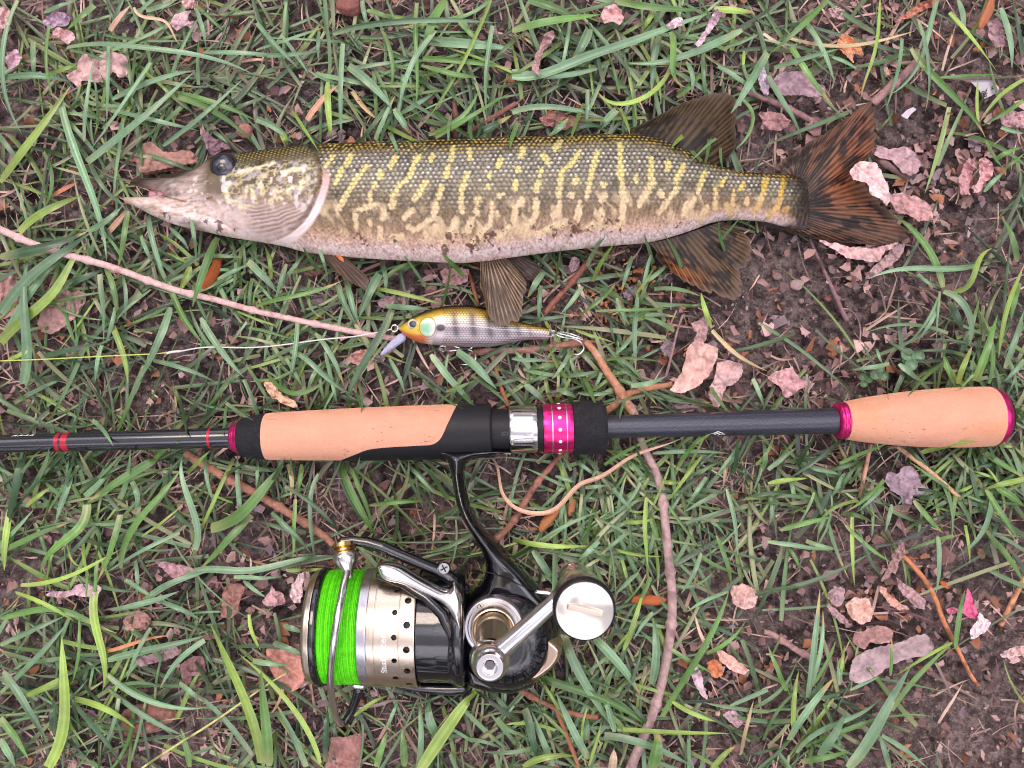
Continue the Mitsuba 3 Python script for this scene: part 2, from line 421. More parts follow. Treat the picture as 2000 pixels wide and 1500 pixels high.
def pike_look(x, y, v):
    """(colour, relief in metres) of the skin at outline pixels x, y; v runs from -1 on the back to 1 on the belly"""
    n = len(x); u = (v + 1) / 2
    wob = (fbm2(x, y, 40, 21) - 0.5)
    gu = np.clip(u + wob * 0.10, 0, 1)
    c = np.stack([np.interp(gu, GRAD, GCOL[:, k]) for k in range(3)], -1)
    # blotches of darker olive on the flank
    bl = np.clip((fbm2(x, y, 22, 22) - 0.50) * 6, 0, 1) * np.clip((0.72 - u) / 0.2, 0, 1)
    c = c * (1 - 0.5 * bl[:, None])
    # rows of scales, not quite regular, with glints painted into their colour
    x0_, y0_ = x, y
    x = x0_ + (fbm2(x0_, y0_, 34, 71) - .5) * 9; y = y0_ + (fbm2(x0_, y0_, 46, 72) - .5) * 7
    row = y / HS + 0.02 * x / BS; iy = np.floor(row); col = x / BS + 0.5 * (iy % 2); ix = np.floor(col)
    h1 = np.modf(np.abs(np.sin(ix * 12.9898 + iy * 78.233) * 43758.5))[0]
    fx, fy = col - ix - 0.5 + (h1 - .5) * .15, row - iy - 0.5
    head = np.clip((640 - x) / 12, 0, 1)
    painted_glint = np.exp(-((fx + 0.05 * np.sin(fy * 3)) ** 2 / 0.045 + (fy + 0.12) ** 2 / 0.05))
    rim = np.clip((np.hypot(fx, fy) - 0.36) * 6, 0, 1)
    sc = np.clip((0.8 - u) / 0.25, 0, 1) * (1 - head)
    upf = np.clip((0.52 - u) / 0.15, 0, 1)
    c = c * (1 - (0.62 * sc * rim * (0.45 + 0.55 * upf))[:, None])
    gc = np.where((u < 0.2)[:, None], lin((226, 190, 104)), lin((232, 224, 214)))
    gl = np.clip(painted_glint * sc * (0.12 + 1.1 * h1 ** 1.25) * (0.40 + 0.62 * upf), 0, .95)
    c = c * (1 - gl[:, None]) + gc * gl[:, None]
    x, y = x0_, y0_
    spk = meshkit.noise(np.stack([x / 2.4, y / 2.4, 0 * x], -1), 31)
    c = c * (0.62 + 0.76 * spk)[:, None] * (.8 + .4 * meshkit.noise(np.stack([x / 5.1, y / 5.1, 0 * x + 3], -1), 33))[:, None]
    # yellow bars and spots
    d = kt_body.query(np.c_[x, y])[0] + (fbm2(x, y, 8, 23, 2) - 0.5) * 8 + (fbm2(x, y, 30, 24) - .5) * 6 + rim * 1.6 * (u < .7)
    a = np.clip((7.3 - d) / 3.4, 0, 1) * (1 - head) * (.66 + .5 * fbm2(x, y, 12, 27)) * (0.45 + .55 * np.clip((u - .08) / .1, 0, 1))
    yc = np.where((u < 0.55)[:, None], lin((226, 202, 108)), lin((228, 196, 142)))
    mixu = np.clip((u - 0.45) / 0.2, 0, 1)[:, None]
    yc = lin((226, 210, 132)) * (1 - mixu) + lin((234, 208, 164)) * mixu
    dark = np.clip((1330 - x) / -200, 0, 1)[:, None]
    yc = yc * (1 - dark) + lin((216, 178, 62)) * dark * (1 - mixu) + lin((222, 176, 100)) * dark * mixu
    yc = yc * (1 - .34 * rim * sc)[:, None] * (1 + .16 * gl)[:, None]
    c = c * (1 - a[:, None]) + yc * (0.76 + 0.42 * spk)[:, None] * a[:, None]
    # paler winding bars low on the flank
    wx, wy = x + (fbm2(x, y, 24, 73) - .5) * 26, y + (fbm2(x, y, 24, 74) - .5) * 14
    wv = fbm2(wx - .35 * wy, wy * .42, 15, 75, 2)
    a = np.clip((wv - .545) * 8, 0, 1) * np.clip((u - .56) / .08, 0, 1) * np.clip((.93 - u) / .05, 0, 1) * (1 - head) * .78 * np.clip(fbm2(x, y, 55, 76) * 2.2 - .3, .2, 1)
    c = c * (1 - a[:, None]) + lin((228, 200, 160)) * (.85 + .25 * spk)[:, None] * a[:, None]
    # yellow points along the dark back
    row = y / 7.2 + .1 * np.sin(x / 30); iy = np.floor(row); col = x / 8.6 + 0.5 * (iy % 2); ix = np.floor(col)
    h2 = np.modf(np.abs(np.sin(ix * 91.7 + iy * 37.1) * 9631.5))[0]
    a = np.exp(-((col - ix - .5) ** 2 + (row - iy - .5) ** 2) / 0.05) * np.clip((0.17 - u) / 0.06, 0, 1) * (h2 > 0.25) * np.clip((u - 0.022) / 0.03, 0, 1) * np.clip((fbm2(x, y, 48, 25) - .36) * 5, 0.05, 1) * .85
    a = a * np.clip((x - 470) / 30, 0, 1)
    c = c * (1 - a[:, None]) + lin((226, 190, 86)) * a[:, None]
    # tail end: dusky
    t = np.clip((x - 1502 - 14 * np.cos((u - .5) * 3)) / 48 + (fbm2(x, y, 16, 28) - .5) * 1.2, 0, 1)[:, None] * 0.94
    c = c * (1 - t) + lin((40, 31, 27)) * (.6 + .8 * spk)[:, None] * t
    # ---- head
    hb = np.stack([np.interp(u, [0, .06, .16, .3, .48, .62, .75, 1], HCOL[:, k]) for k in range(3)], -1)
    wob = fbm2(x, y, 22, 41)
    hb = hb * (0.62 + 0.76 * wob)[:, None] * (.84 + .32 * fbm2(x, y, 5, 47, 2))[:, None]
    grey = np.clip((fbm2(x, y, 26, 42) - 0.48) * 6, 0, 1) * np.clip((.62 - u) / .2, 0, 1) * np.clip((x - 430) / 30, 0, 1)
    hb = hb * (1 - .65 * grey[:, None]) + lin((84, 84, 70)) * .65 * grey[:, None]
    silv = np.clip((fbm2(x, y, 15, 50) - 0.54) * 8, 0, 1) * np.clip((u - .2) / .1, 0, 1) * np.clip((x - 445) / 30, 0, 1)
    hb = hb * (1 - .6 * silv[:, None]) + lin((206, 196, 196)) * .6 * silv[:, None]
    # snout: dark brown above, pale pink below
    sn = np.clip((425 - x) / 25, 0, 1)
    py = (y - top_y(x)) / np.interp(x, [260, 300, 350, 400, 425], [30, 24, 17, 13, 12])
    su = np.minimum(np.interp(py, [0, .55, 1.0, 1.8, 3.0], [0, .02, .25, .5, .66]), 1) + .34 * np.clip((u - .5) / .12, 0, 1)
    snc = lin((44, 33, 26)) * (1 - su[:, None]) + lin((228, 204, 192)) * su[:, None]
    streak = np.clip((fbm2(x / 5.0, y + .18 * x, 5.5, 43) - .42) * 4, 0, 1)
    snc = snc * (1.08 - .5 * streak)[:, None] * (.86 + .28 * fbm2(x, y, 4.5, 49, 2))[:, None]
    hb = hb * (1 - sn[:, None]) + snc * sn[:, None]
    jl = np.interp(x, [306, 340, 375, 400, 430, 447], [377, 391, 402, 404, 398, 392])
    ql = np.exp(-((y - jl) / 1.9) ** 2) * np.clip((448 - x) / 12, 0, 1) * .8
    hb = hb * (1 - ql[:, None]) + lin((96, 62, 58)) * ql[:, None]
    wp = np.clip((fbm2(x, y, 16, 48) - .46) * 5, 0, 1) * np.clip((u - .55) / .12, 0, 1) * np.clip((560 - x) / 80, 0, 1)
    hb = hb * (1 - .7 * wp[:, None]) + lin((246, 232, 230)) * .7 * wp[:, None]
    d = kt_head.query(np.c_[x, y])[0] + (fbm2(x, y, 7, 44, 2) - .5) * 7
    a = (np.clip((6.6 - d) / 4.4, 0, 1) * np.clip(fbm2(x, y, 8, 45, 2) * 3.2 - .95, .08, .95))[:, None].clip(0, 1)
    hb = hb * (1 - a) + lin((238, 226, 186)) * a
    n1 = fbm2(x + .5 * (y - 370), y * 1.5, 17, 91, 2) + (fbm2(x, y, 6, 92, 2) - .5) * .12
    rg = np.clip((1 - np.abs(n1 - .5) * 2 - .90) * 14, 0, 1) * np.clip((u - .18) / .08, 0, 1) * np.clip((.66 - u) / .1, 0, 1) * np.clip((x - 448) / 14, 0, 1)
    hb = hb * (1 - .62 * rg[:, None]) + lin((214, 198, 146)) * .62 * rg[:, None]
    blk = np.clip((fbm2(x, y, 9, 46, 2) - .6) * 9, 0, 1) * np.clip((.6 - u) / .15, 0, 1) * np.clip((x - 440) / 20, 0, 1)
    hb = hb * (1 - .55 * blk[:, None])
    ly = fbm2(x / 3.2 + y * .25, y - .22 * x, 6, 93, 3)
    lj = np.clip((x - 250) / 20, 0, 1) * np.clip((520 - x) / 60, 0, 1) * np.clip((u - .5) / .1, 0, 1)
    br = np.clip((ly - .5) * 5, 0, 1) * lj * .55
    hb = hb * (1 - br[:, None]) + lin((150, 112, 92)) * br[:, None]
    wt = np.clip((fbm2(x, y, 12, 94, 2) - .58) * 9, 0, 1) * np.clip((u - .2) / .1, 0, 1) * np.clip((x - 330) / 60, 0, 1) * .7  # wet white glints painted into the head colour
    hb = hb * (1 - wt[:, None]) + lin((240, 230, 226)) * wt[:, None]
    # gill rays low on the gill cover
    g = np.clip((u - .60) / .12, 0, 1) * np.clip((x - 485) / 25, 0, 1) * np.clip((.99 - u) / .1, 0, 1)
    ang = np.hypot((x - 520) * .8, (y - 330) + (fbm2(x, y, 40, 79) - .5) * 14) / 7.0
    ray = 0.5 + 0.5 * np.sin(ang * 2 * np.pi)
    ray = np.clip(ray * (.4 + 1.1 * fbm2(x, y, 30, 77)), 0, 1); g = g * np.clip((fbm2(x, y, 26, 78) - .2) * 3, .25, 1)
    rc = lin((238, 216, 206)) * ray[:, None] + lin((160, 122, 108)) * (1 - ray[:, None])
    hb = hb * (1 - .75 * g[:, None]) + rc * .5 * g[:, None]
    dots = np.exp(-(((x / 7.4) % 1 - .5) ** 2 + ((y / 6.1 + .5 * (np.floor(x / 7.4) % 2)) % 1 - .5) ** 2) / .05) * np.clip((.22 - u) / .08, 0, 1) * np.clip((x - 455) / 20, 0, 1) * np.clip((u - .03) / .04, 0, 1)
    hb = hb * (1 - .8 * dots[:, None]) + lin((214, 184, 100)) * .8 * dots[:, None]
    # gill edge: dark line, then pale pink membrane
    gd = kt_gill.query(np.c_[x, y])[0]
    ins = shapely.contains_xy(gill_side, x, y)
    sd = np.where(ins, -gd, gd)
    isb = np.clip((sd - 0.5) / 2.0, 0, 1)[:, None]
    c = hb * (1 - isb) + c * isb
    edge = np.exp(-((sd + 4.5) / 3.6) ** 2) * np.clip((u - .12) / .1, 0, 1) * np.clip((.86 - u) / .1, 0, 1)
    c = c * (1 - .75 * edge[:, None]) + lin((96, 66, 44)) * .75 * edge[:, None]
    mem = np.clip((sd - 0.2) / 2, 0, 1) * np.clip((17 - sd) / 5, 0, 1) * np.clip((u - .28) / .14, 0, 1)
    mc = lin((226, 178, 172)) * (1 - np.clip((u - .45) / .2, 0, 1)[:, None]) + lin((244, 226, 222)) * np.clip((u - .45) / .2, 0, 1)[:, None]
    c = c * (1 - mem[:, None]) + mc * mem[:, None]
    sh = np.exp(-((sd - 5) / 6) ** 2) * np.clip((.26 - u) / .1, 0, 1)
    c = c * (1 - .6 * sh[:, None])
    # mud on the belly and on the lower jaw
    m = fbm2(x, y, 13, 51, 4) + .16 * (fbm2(x, y, 90, 52) - .5)
    band = .95 * np.exp(-((u - .86) / .10) ** 2) * np.clip((x - 640) / 60, 0, 1) * np.clip((1400 - x) / 80, 0, 1) + 1.05 * np.exp(-((u - .92) / .14) ** 2) * np.clip((480 - x) / 60, 0, 1)
    band = band + .25 * np.exp(-((u - .9) / .1) ** 2)
    m = m * .72 + .28 * fbm2(x, y, 4.0, 53, 2)
    a = np.clip((m - .735 + .155 * np.clip(band, 0, 1.1)) / .04, 0, 1) * (u > .5)
    c = c * (1 - .85 * a[:, None]) + lin((92, 62, 50)) * (.7 + .6 * spk)[:, None] * .85 * a[:, None]
    # relief
    rel = 0.00012 * sc * (1 - rim * .9) + 0.0014 * np.clip((-sd + 1.0) / 3.5, 0, 1) * np.clip((x - 470) / 60, 0, 1) + a * .0004
    rel = rel + head * .0007 * (fbm2(x, y, 24, 80) - .5) * np.clip((x - 330) / 60, 0, 1) + .0005 * np.clip((18 - sd) / 3, 0, 1) * np.clip(sd / 2, 0, 1) + .00025 * ray * g
    rel = rel + 0.0005 * (fbm2(x, y, 30, 61) - .5)
    return np.clip(c, 0.004, .93), rel


def loft(xa, xb, nx, ft, fb, fT, fz, look, n_up=150, n_dn=24, power=2.0):
    x = np.linspace(xa, xb, nx)
    ang = np.r_[np.linspace(0, np.pi, n_up, endpoint=False), np.linspace(np.pi, 2 * np.pi, n_dn, endpoint=False)]
    # even in height on the seen side
    ang[:n_up] = np.arccos(np.clip(1 - 2 * (0.5 - 0.5 * np.cos(np.linspace(0, np.pi, n_up, endpoint=False))) * 1.0, -1, 1)) * .6 + .4 * np.arccos(1 - 2 * np.linspace(0, 1, n_up, endpoint=False))
    X = np.repeat(x[:, None], len(ang), 1); vv = np.repeat(-np.cos(ang)[None], nx, 0)
    yt, yb = ft(x)[:, None], fb(x)[:, None]
    Y = (yt + yb) / 2 + vv * (yb - yt) / 2
    s = np.sin(ang)[None]
    c, rel = look(X.ravel(), Y.ravel(), vv.ravel())
    rel = rel.reshape(X.shape) * np.sign(s) * np.sqrt(np.abs(s))
    zc = fz(x)[:, None]
    Z = zc + fT(x)[:, None] * np.sign(s) * np.abs(s) ** (2 / power) + rel
    k = kz(zc)
    V = np.stack([(X - 1000) * k, (750 - Y) * k, Z], -1).reshape(-1, 3)
    m = len(ang)
    f = tri(grid_faces(nx, m, True))
    cen = [V[:m].mean(0), V[-m:].mean(0)]
    V = np.vstack([V, cen]); c = np.vstack([c, c[:m].mean(0)[None], c[-m:].mean(0)[None]])
    j = np.arange(m); j2 = (j + 1) % m
    f = np.vstack([f, np.stack([j2, j, j * 0 + nx * m], 1), np.stack([j + (nx - 1) * m, j2 + (nx - 1) * m, j * 0 + nx * m + 1], 1)])
    return V, f, c


pike = thing('pike', 'speckled olive and yellow barred pike lying on its side in the grass, mouth open', 'fish')
parts = [loft(306, 1603, 1170, top_y, bot_y, thick, mid_z, pike_look, 250, 30)]
up_b = P([(254, 360), (268, 364), (290, 369), (314, 377), (340, 390), (375, 401), (400, 399), (440, 388), (470, 380)])
lo_t = P([(240, 385), (262, 386), (285, 386), (305, 384), (330, 392), (360, 403), (400, 416), (450, 430), (480, 440)])


def jaw_look(upper):
    def f(x, y, v):
        yt, yb = top_y(x), bot_y(x)
        u = np.clip((y - yt) / (yb - yt) * 2 - 1, -1, 1)
        c, r = pike_look(x, y, u)
        if upper:
            a = np.clip((v - .70) / .25, 0, 1)[:, None] * .5
            c = c * (1 - a) + lin((150, 104, 96)) * a
            tip = np.clip((285 - x) / 25, 0, 1)[:, None] * .5
            c = c * (1 - tip) + lin((92, 72, 58)) * tip
        else:
            a = np.clip((-.45 - v) / .3, 0, 1)[:, None] * .6
            c = c * (1 - a) + lin((234, 196, 200)) * a
            tip = np.clip((290 - x) / 35, 0, 1)[:, None] * .5
            c = c * (1 - tip) + lin((168, 132, 92)) * tip
        return c, r * .4
    return f


parts.append(loft(256, 462, 200, lambda x: np.maximum(top_y(x), 349 + 0 * x), up_b, P([(256, .0012), (266, .0032), (320, .0062), (380, .0098), (420, .0085), (465, .004)]), mid_z, jaw_look(True), 70, 16))
parts.append(loft(244, 478, 220, lo_t, bot_y, P([(244, .0012), (254, .0030), (320, .006), (390, .0098), (440, .0085), (480, .004)]), mid_z, jaw_look(False), 70, 16))
# mouth lining and the small tooth-like edge between the jaws
lining = loft(292, 340, 30, P([(292, 372), (340, 372)]), P([(292, 386), (340, 392)]), P([(292, .0008), (340, .004)]), lambda x: mid_z(x) - .001, lambda x, y, v: (np.repeat(lin((206, 150, 158))[None], len(x), 0), 0 * x), 24, 12)
parts.append(lining)
vo, Vs, Fs, Cs = 0, [], [], []
for V_, F_, C_ in parts:
    Vs.append(V_); Fs.append(F_ + vo); Cs.append(C_); vo += len(V_)
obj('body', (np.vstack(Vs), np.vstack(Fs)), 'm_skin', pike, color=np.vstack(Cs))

# eye
ec = W(437.5, 324.5, mid_z(437) + .0108)
kk = float(kz(ec[2]))
ball = trimesh.creation.icosphere(4); ball.apply_scale([24.5 * kk, 23.5 * kk, 13 * kk]); ball.apply_translation(ec)
eye = obj('eye', ball, 'm_wet', pike, smooth=True)
vv = np.asarray(ball.vertices); rr = np.hypot(vv[:, 0] - ec[0], vv[:, 1] - ec[1] + 5 * kk) / kk
eye_c = lin((46, 46, 60))[None] * np.clip((rr - 8) / 2, 0, 1)[:, None] * np.clip((21.5 - rr) / 4, .2, 1)[:, None] + lin((10, 10, 14))
scene[eye] = mikit.ply(ball, 'm_eye', smooth=True, color=eye_c)
scene['m_eye'] = principled(VC, 0.12, specular=0.6, clearcoat=1.0, clearcoat_gloss=0.99)
pup = trimesh.creation.icosphere(3); pup.apply_scale([9.5 * kk, 9.5 * kk, 3.2 * kk]); pup.apply_translation(ec + [-0.4 * kk, -5.5 * kk, 10.6 * kk])
obj('pupil', pup, 'm_wet', eye, smooth=True)
ring = tube(spline([(ec + np.array([math.cos(a) * 25 * kk, math.sin(a) * 24 * kk, -1.5 * kk])) for a in np.linspace(0, 2 * np.pi, 13)], 60), 3.2 * kk, 8, .3, 4)
obj('eye_rim', ring, 'm_bark', pike, color=np.repeat(lin((54, 46, 40))[None], len(ring[0]), 0))


def fin(base, outer, zb, zo, nray, color, seed, tatter=.05, ridge=.0002, nt=None, nr=60, wav=.0012):
    """a rayed fin: ruled sheet from its root line to its outer edge (photo pixels)"""
    nt = nt or nray * 10
    b, o = spline(base, nt), spline(outer, nt)
    t = np.linspace(0, 1, nt); r = np.linspace(0, 1, nr)
    g = np.random.default_rng(seed)
    ext = 1 + tatter * (np.interp(t * nray, np.arange(nray + 1), g.uniform(-1, .6, nray + 1)) + .7 * np.abs(np.sin(t * nray * np.pi)) - .4)
    ext[0] = ext[-1] = 1
    R = r[:, None] * ext[None]
    x = b[None, :, 0] + (o - b)[None, :, 0] * R; y = b[None, :, 1] + (o - b)[None, :, 1] * R
    zbv, zov = np.broadcast_to(zb, (nt,)), np.broadcast_to(zo, (nt,))
    z = zbv[None] * (1 - R) + zov[None] * R + .0012 * np.sin(R * np.pi)
    z = z + ridge * np.cos(t * nray * 2 * np.pi)[None] * np.sqrt(R.clip(0)) + wav * (fbm2(x, y, 45, seed) - .5) * 2 * R
    V = W(x, y, z).reshape(-1, 3)
    c = color(np.repeat(t[None], nr, 0).ravel(), np.repeat(r[:, None], nt, 1).ravel(), x.ravel(), y.ravel(), nray)
    f = tri(grid_faces(nr, nt))
    n = len(V)
    # a closed thin skin, 0.25 mm thick
    V2 = np.vstack([V, V - [0, 0, .00025]])
    idx = np.arange(nr * nt).reshape(nr, nt)
    rim = np.r_[idx[0], idx[1:, -1], idx[-1, -2::-1], idx[-2:0:-1, 0]]
    q = np.stack([rim, np.roll(rim, -1), np.roll(rim, -1) + n, rim + n], 1)
    return (V2, np.vstack([f, f[:, ::-1] + n, tri(q)])), np.vstack([c, c])


def fin_color(dark, mid, light, bands=3.0, seed=0, tipc=None, spots=.5, orange=None, base_dark=.4, sharp=1.0):
    def fn(t, r, x, y, nray):
        fork = np.clip((r - .45) / .2, 0, 1)
        ray = ((.5 + .5 * np.cos(t * nray * 2 * np.pi)) * (1 - fork) + (.5 + .5 * np.cos(t * nray * 4 * np.pi + np.pi)) * fork) ** sharp
        c = lin(mid)[None] * (1 - ray[:, None]) + lin(light)[None] * ray[:, None]
        st = fbm2(t * nray * 3.0, r * 9, 1.0, seed + 5)
        c = c * (.55 + .9 * st)[:, None]
        blot = np.clip((fbm2(t * nray * .55, r * bands * 2.2, 1.0, seed) - .5 + .12 * (1 - ray)) * 7, 0, 1) * spots
        if orange is not None:
            ow = orange[1](t, r)[:, None] * (.35 + .65 * ray[:, None]) * (.6 + .8 * st[:, None])
            c = c * (1 - np.clip(ow, 0, 1)) + lin(orange[0]) * np.clip(ow, 0, 1)
        c = c * (1 - blot[:, None]) + lin(dark) * blot[:, None]
        a = np.clip(1 - r * 4, 0, 1)[:, None] * base_dark
        c = c * (1 - a) + lin(dark) * a
        if tipc is not None:
            a = np.clip((r - .86) / .14, 0, 1)[:, None] * .6
            c = c * (1 - a) + lin(tipc) * a
        return np.clip(c, .003, .9)
    return fn


m_, c_ = fin([(1222, 262), (1265, 268), (1300, 281), (1340, 303), (1385, 322), (1400, 328)],
             [(1226, 252), (1303, 216), (1345, 196), (1388, 183), (1418, 180), (1433, 188), (1439, 222), (1436, 252), (1436, 284), (1424, 305), (1402, 318)],
             .019, .011, 17, fin_color((18, 14, 12), (46, 36, 25), (84, 65, 43), 2.2, 3, (104, 90, 76), .8), 3, .03)
obj('dorsal_fin', m_, 'm_fin', pike, color=c_)
tail_or = ((178, 98, 48), lambda t, r: np.clip((r - .22) / .2, 0, 1) * (np.exp(-((t - .44) / .16) ** 2) * .50 + .14 * np.exp(-((t - .2) / .1) ** 2)))
m_, c_ = fin([(1544, 346), (1562, 364), (1572, 386), (1573, 410), (1566, 430), (1550, 449)],
             [(1510, 330), (1560, 292), (1630, 246), (1680, 208), (1708, 196), (1713, 232), (1716, 262), (1708, 288), (1690, 318), (1690, 355), (1712, 390), (1742, 420), (1776, 463), (1758, 476), (1700, 479), (1640, 473), (1590, 466), (1548, 452)],
             np.interp(np.linspace(0, 1, 320), [0, .15, .5, .85, 1], [.0112, .0140, .0152, .0140, .0112]), np.interp(np.linspace(0, 1, 320), [0, .2, .5, .8, 1], [.011, .010, .009, .010, .010]), 32, fin_color((18, 15, 17), (66, 45, 33), (112, 80, 62), 2.0, 8, (96, 76, 64), .9, tail_or, .85), 8, .06, nt=320, nr=90)
obj('tail_fin', m_, 'm_fin', pike, color=c_, label='forked tail fin with orange and black streaks')
anal_or = ((166, 98, 48), lambda t, r: np.exp(-((t - .18) / .2) ** 2) * np.clip((r - .3) / .3, 0, 1) * .95)
m_, c_ = fin([(1262, 474), (1300, 468), (1340, 456), (1375, 444), (1410, 433)],
             [(1290, 500), (1322, 540), (1372, 568), (1420, 580), (1450, 574), (1453, 560), (1447, 538), (1462, 520), (1469, 492), (1464, 466), (1443, 450), (1425, 440)],
             .0165, .011, 18, fin_color((18, 16, 15), (64, 49, 34), (104, 80, 54), 2.6, 12, (132, 112, 100), .85, anal_or), 12, .07)
obj('anal_fin', m_, 'm_fin', pike, color=c_)
m_, c_ = fin([(938, 500), (950, 496), (962, 495), (976, 497)],
             [(937, 560), (950, 606), (966, 634), (982, 640), (1000, 631), (1012, 627), (1021, 594), (1030, 566), (1018, 535), (1000, 512)],
             .016, np.interp(np.linspace(0, 1, 130), [0, .25, .55, .8, 1], [.016, .0225, .0225, .016, .014]), 13, fin_color((44, 34, 30), (84, 66, 50), (168, 146, 120), 1.4, 17, (120, 106, 92), .5, None, .3, 3.5), 17, .05)
obj('pelvic_fin', m_, 'm_fin', pike, color=c_, label='fanned pelvic fin whose tip lies on the lure')
m_, c_ = fin([(985, 500), (1000, 499), (1015, 497)], [(1010, 536), (1030, 548), (1050, 547), (1058, 530), (1045, 512), (1028, 503)],
             .011, .0085, 8, fin_color((44, 36, 34), (78, 64, 58), (104, 88, 80), 1.2, 19, None, .5), 19, .05)
obj('pelvic_fin', m_, 'm_fin', pike, color=c_)
m_, c_ = fin([(604, 458), (612, 462), (622, 462), (634, 462)],
             [(612, 488), (640, 518), (672, 543), (702, 560), (717, 565), (722, 552), (706, 530), (684, 508), (664, 488), (648, 470)],
             .0205, .0175, 11, fin_color((42, 33, 28), (78, 60, 46), (124, 100, 82), 1.0, 23, (104, 86, 76), .5, None, .3, 2.5), 23, .03)
pf = obj('pectoral_fin', m_, 'm_fin', pike, color=c_)
# small orange scrap stuck to the pectoral fin
pl = pillow([(652, 489), (660, 491), (670, 503), (672, 512), (664, 508), (655, 499)], .0206, .0004, 3, 2)
obj('orange_spot', pl, 'm_spot', pike)
scene['m_spot'] = principled(rgb(226, 126, 70), .6)
# ------------------------------------------------------------------ the lure and its line
lt = P([(780, 640), (790, 630), (802, 622), (820, 612), (845, 603), (880, 597), (915, 596), (950, 602), (985, 616), (1015, 628), (1045, 636), (1070, 641), (1073, 644)])
lb = P([(780, 645), (788, 652), (800, 661), (820, 669), (850, 674), (890, 677), (930, 678), (960, 677), (990, 671), (1020, 665), (1050, 663), (1070, 663), (1073, 660)])
lT = P([(780, .0008), (792, .0030), (820, .0050), (860, .0060), (910, .0062), (960, .0056), (1010, .0040), (1060, .0026), (1073, .0018)])
LZ = .0118


def lure_look(x, y, v):
    u = (v + 1) / 2
    stops = [0, .045, .12, .24, .34, .46, .6, .8, 1]
    cols = lin(np.array([(10, 9, 8), (20, 16, 8), (168, 130, 28), (206, 168, 56), (216, 204, 168), (214, 204, 200), (170, 152, 158), (196, 184, 188), (150, 142, 142)]))
    c = np.stack([np.interp(u, stops, cols[:, k]) for k in range(3)], -1)
    row = y / 4.2; iy = np.floor(row); col = x / 5.6 + .5 * (iy % 2); ix = np.floor(col)
    fx, fy = col - ix - .5, row - iy - .5
    net = np.clip((np.hypot(fx, fy) - .36) * 5, 0, 1) * np.clip((x - 858 - 10 * np.sin(u * 3)) / 6, 0, 1) * np.clip((1.0 - u) / .06, 0, 1)
    c = c * (1 - (.5 + .25 * (u < .4))[..., None] * net[:, None] if False else 1 - (.8 * net)[:, None])
    for bx, w, a in ((891, 7, .85), (925, 8, .82), (957, 8, .8), (988, 7, .65), (1012, 6, .6), (1035, 5, .5)):
        q = np.exp(-((x - bx - 10 * (u - .5)) / w) ** 2) * np.clip((u - .14) / .1, 0, 1) * np.clip((.86 - u) / .16, 0, 1) * a
        c = c * (1 - q[:, None]) + lin((52, 42, 42)) * q[:, None]
    q = np.clip((8.5 - np.hypot((x - 863) * .8, (y - 642) * 1.05)) / 3, 0, 1) * .9
    c = c * (1 - q[:, None]) + lin((22, 22, 26)) * q[:, None]
    # head: yellow with an orange throat
    hd = np.clip((846 + 6 * np.sin(u * np.pi) - x) / 3, 0, 1)
    hc = np.stack([np.interp(u, [0, .08, .2, .55, .72, .8, .9, 1], lin(np.array([(20, 16, 10), (70, 52, 16), (206, 176, 60), (228, 200, 66), (222, 178, 70), (214, 120, 62), (210, 112, 66), (196, 140, 104)]))[:, k]) for k in range(3)], -1)
    wh = np.clip((x - 828) / 14, 0, 1) * np.clip((u - .66) / .1, 0, 1)
    hc = hc * (1 - wh[:, None]) + lin((216, 206, 196)) * wh[:, None]
    c = c * (1 - hd[:, None]) + hc * hd[:, None]
    # gill plate: pale mint, outlined; finer arcs behind it
    ex = np.hypot((x - 838) / 15.0, (y - 640.5) / 18.0)
    q = np.clip((1 - ex) / .12, 0, 1)[:, None]
    c = c * (1 - q) + (lin((150, 202, 168)) + (lin((222, 222, 206)) - lin((150, 202, 168))) * np.clip((x[:, None] - 838) / 12, 0, 1)) * q
    for r0 in (1.06, 1.32):
        q = np.exp(-((ex - r0) / .05) ** 2)[:, None] * .42 * ((x > 818) | (r0 < 1.1))[:, None]
        c = c * (1 - q) + lin((86, 74, 44)) * q
    ln = np.exp(-((u - .52) / .012) ** 2) * np.clip((x - 870) / 5, 0, 1) * .5
    c = c * (1 - ln[:, None]) + lin((232, 226, 226)) * ln[:, None]
    return np.clip(c, .003, .92), -.00006 * net + .0003 * np.clip((1.15 - ex) / .1, 0, 1)


lure = thing('fishing_lure', 'perch patterned minnow lure with yellow head, dark bars and treble hooks', 'lure')
V_, F_, C_ = loft(780, 1073, 480, lt, lb, lT, lambda x: LZ + 0 * x, lure_look, 130, 20, 2.2)
obj('body', (V_, F_), 'm_lure', lure, color=C_)


def disc(x, y, z, r, h, bevel=.3, n=40):
    k = float(kz(z)); r *= k; h *= k
    return lathe([(0, 0), (0, r), (h * (1 - bevel), r), (h, r * (1 - bevel * .4)), (h, 0)], W(x, y, z), [0, 0, 1], n)


e1 = disc(806.5, 633, LZ + .0036, 10.2, 6, .5)
eye = obj('eye', e1, 'm_pearl', lure, smooth=50)
obj('pupil', disc(806.3, 633, LZ + .0036 + 6 * PX * .97, 7.0, 1.6, .4), 'm_black_gloss', eye, smooth=50)
scene['m_pearl'] = principled(rgb(216, 206, 178), .25, clearcoat=1.0)
lip = pillow([(786, 650), (793, 655), (792, 664), (782, 672), (768, 682), (752, 693), (746, 696), (744, 692), (752, 680), (766, 664), (778, 653)], LZ - .0005, .0007, 2.5, 2.2, lambda p: (786 - p[:, 0]) * .00006)
obj('diving_lip', lip, 'm_plastic', lure, smooth=40)


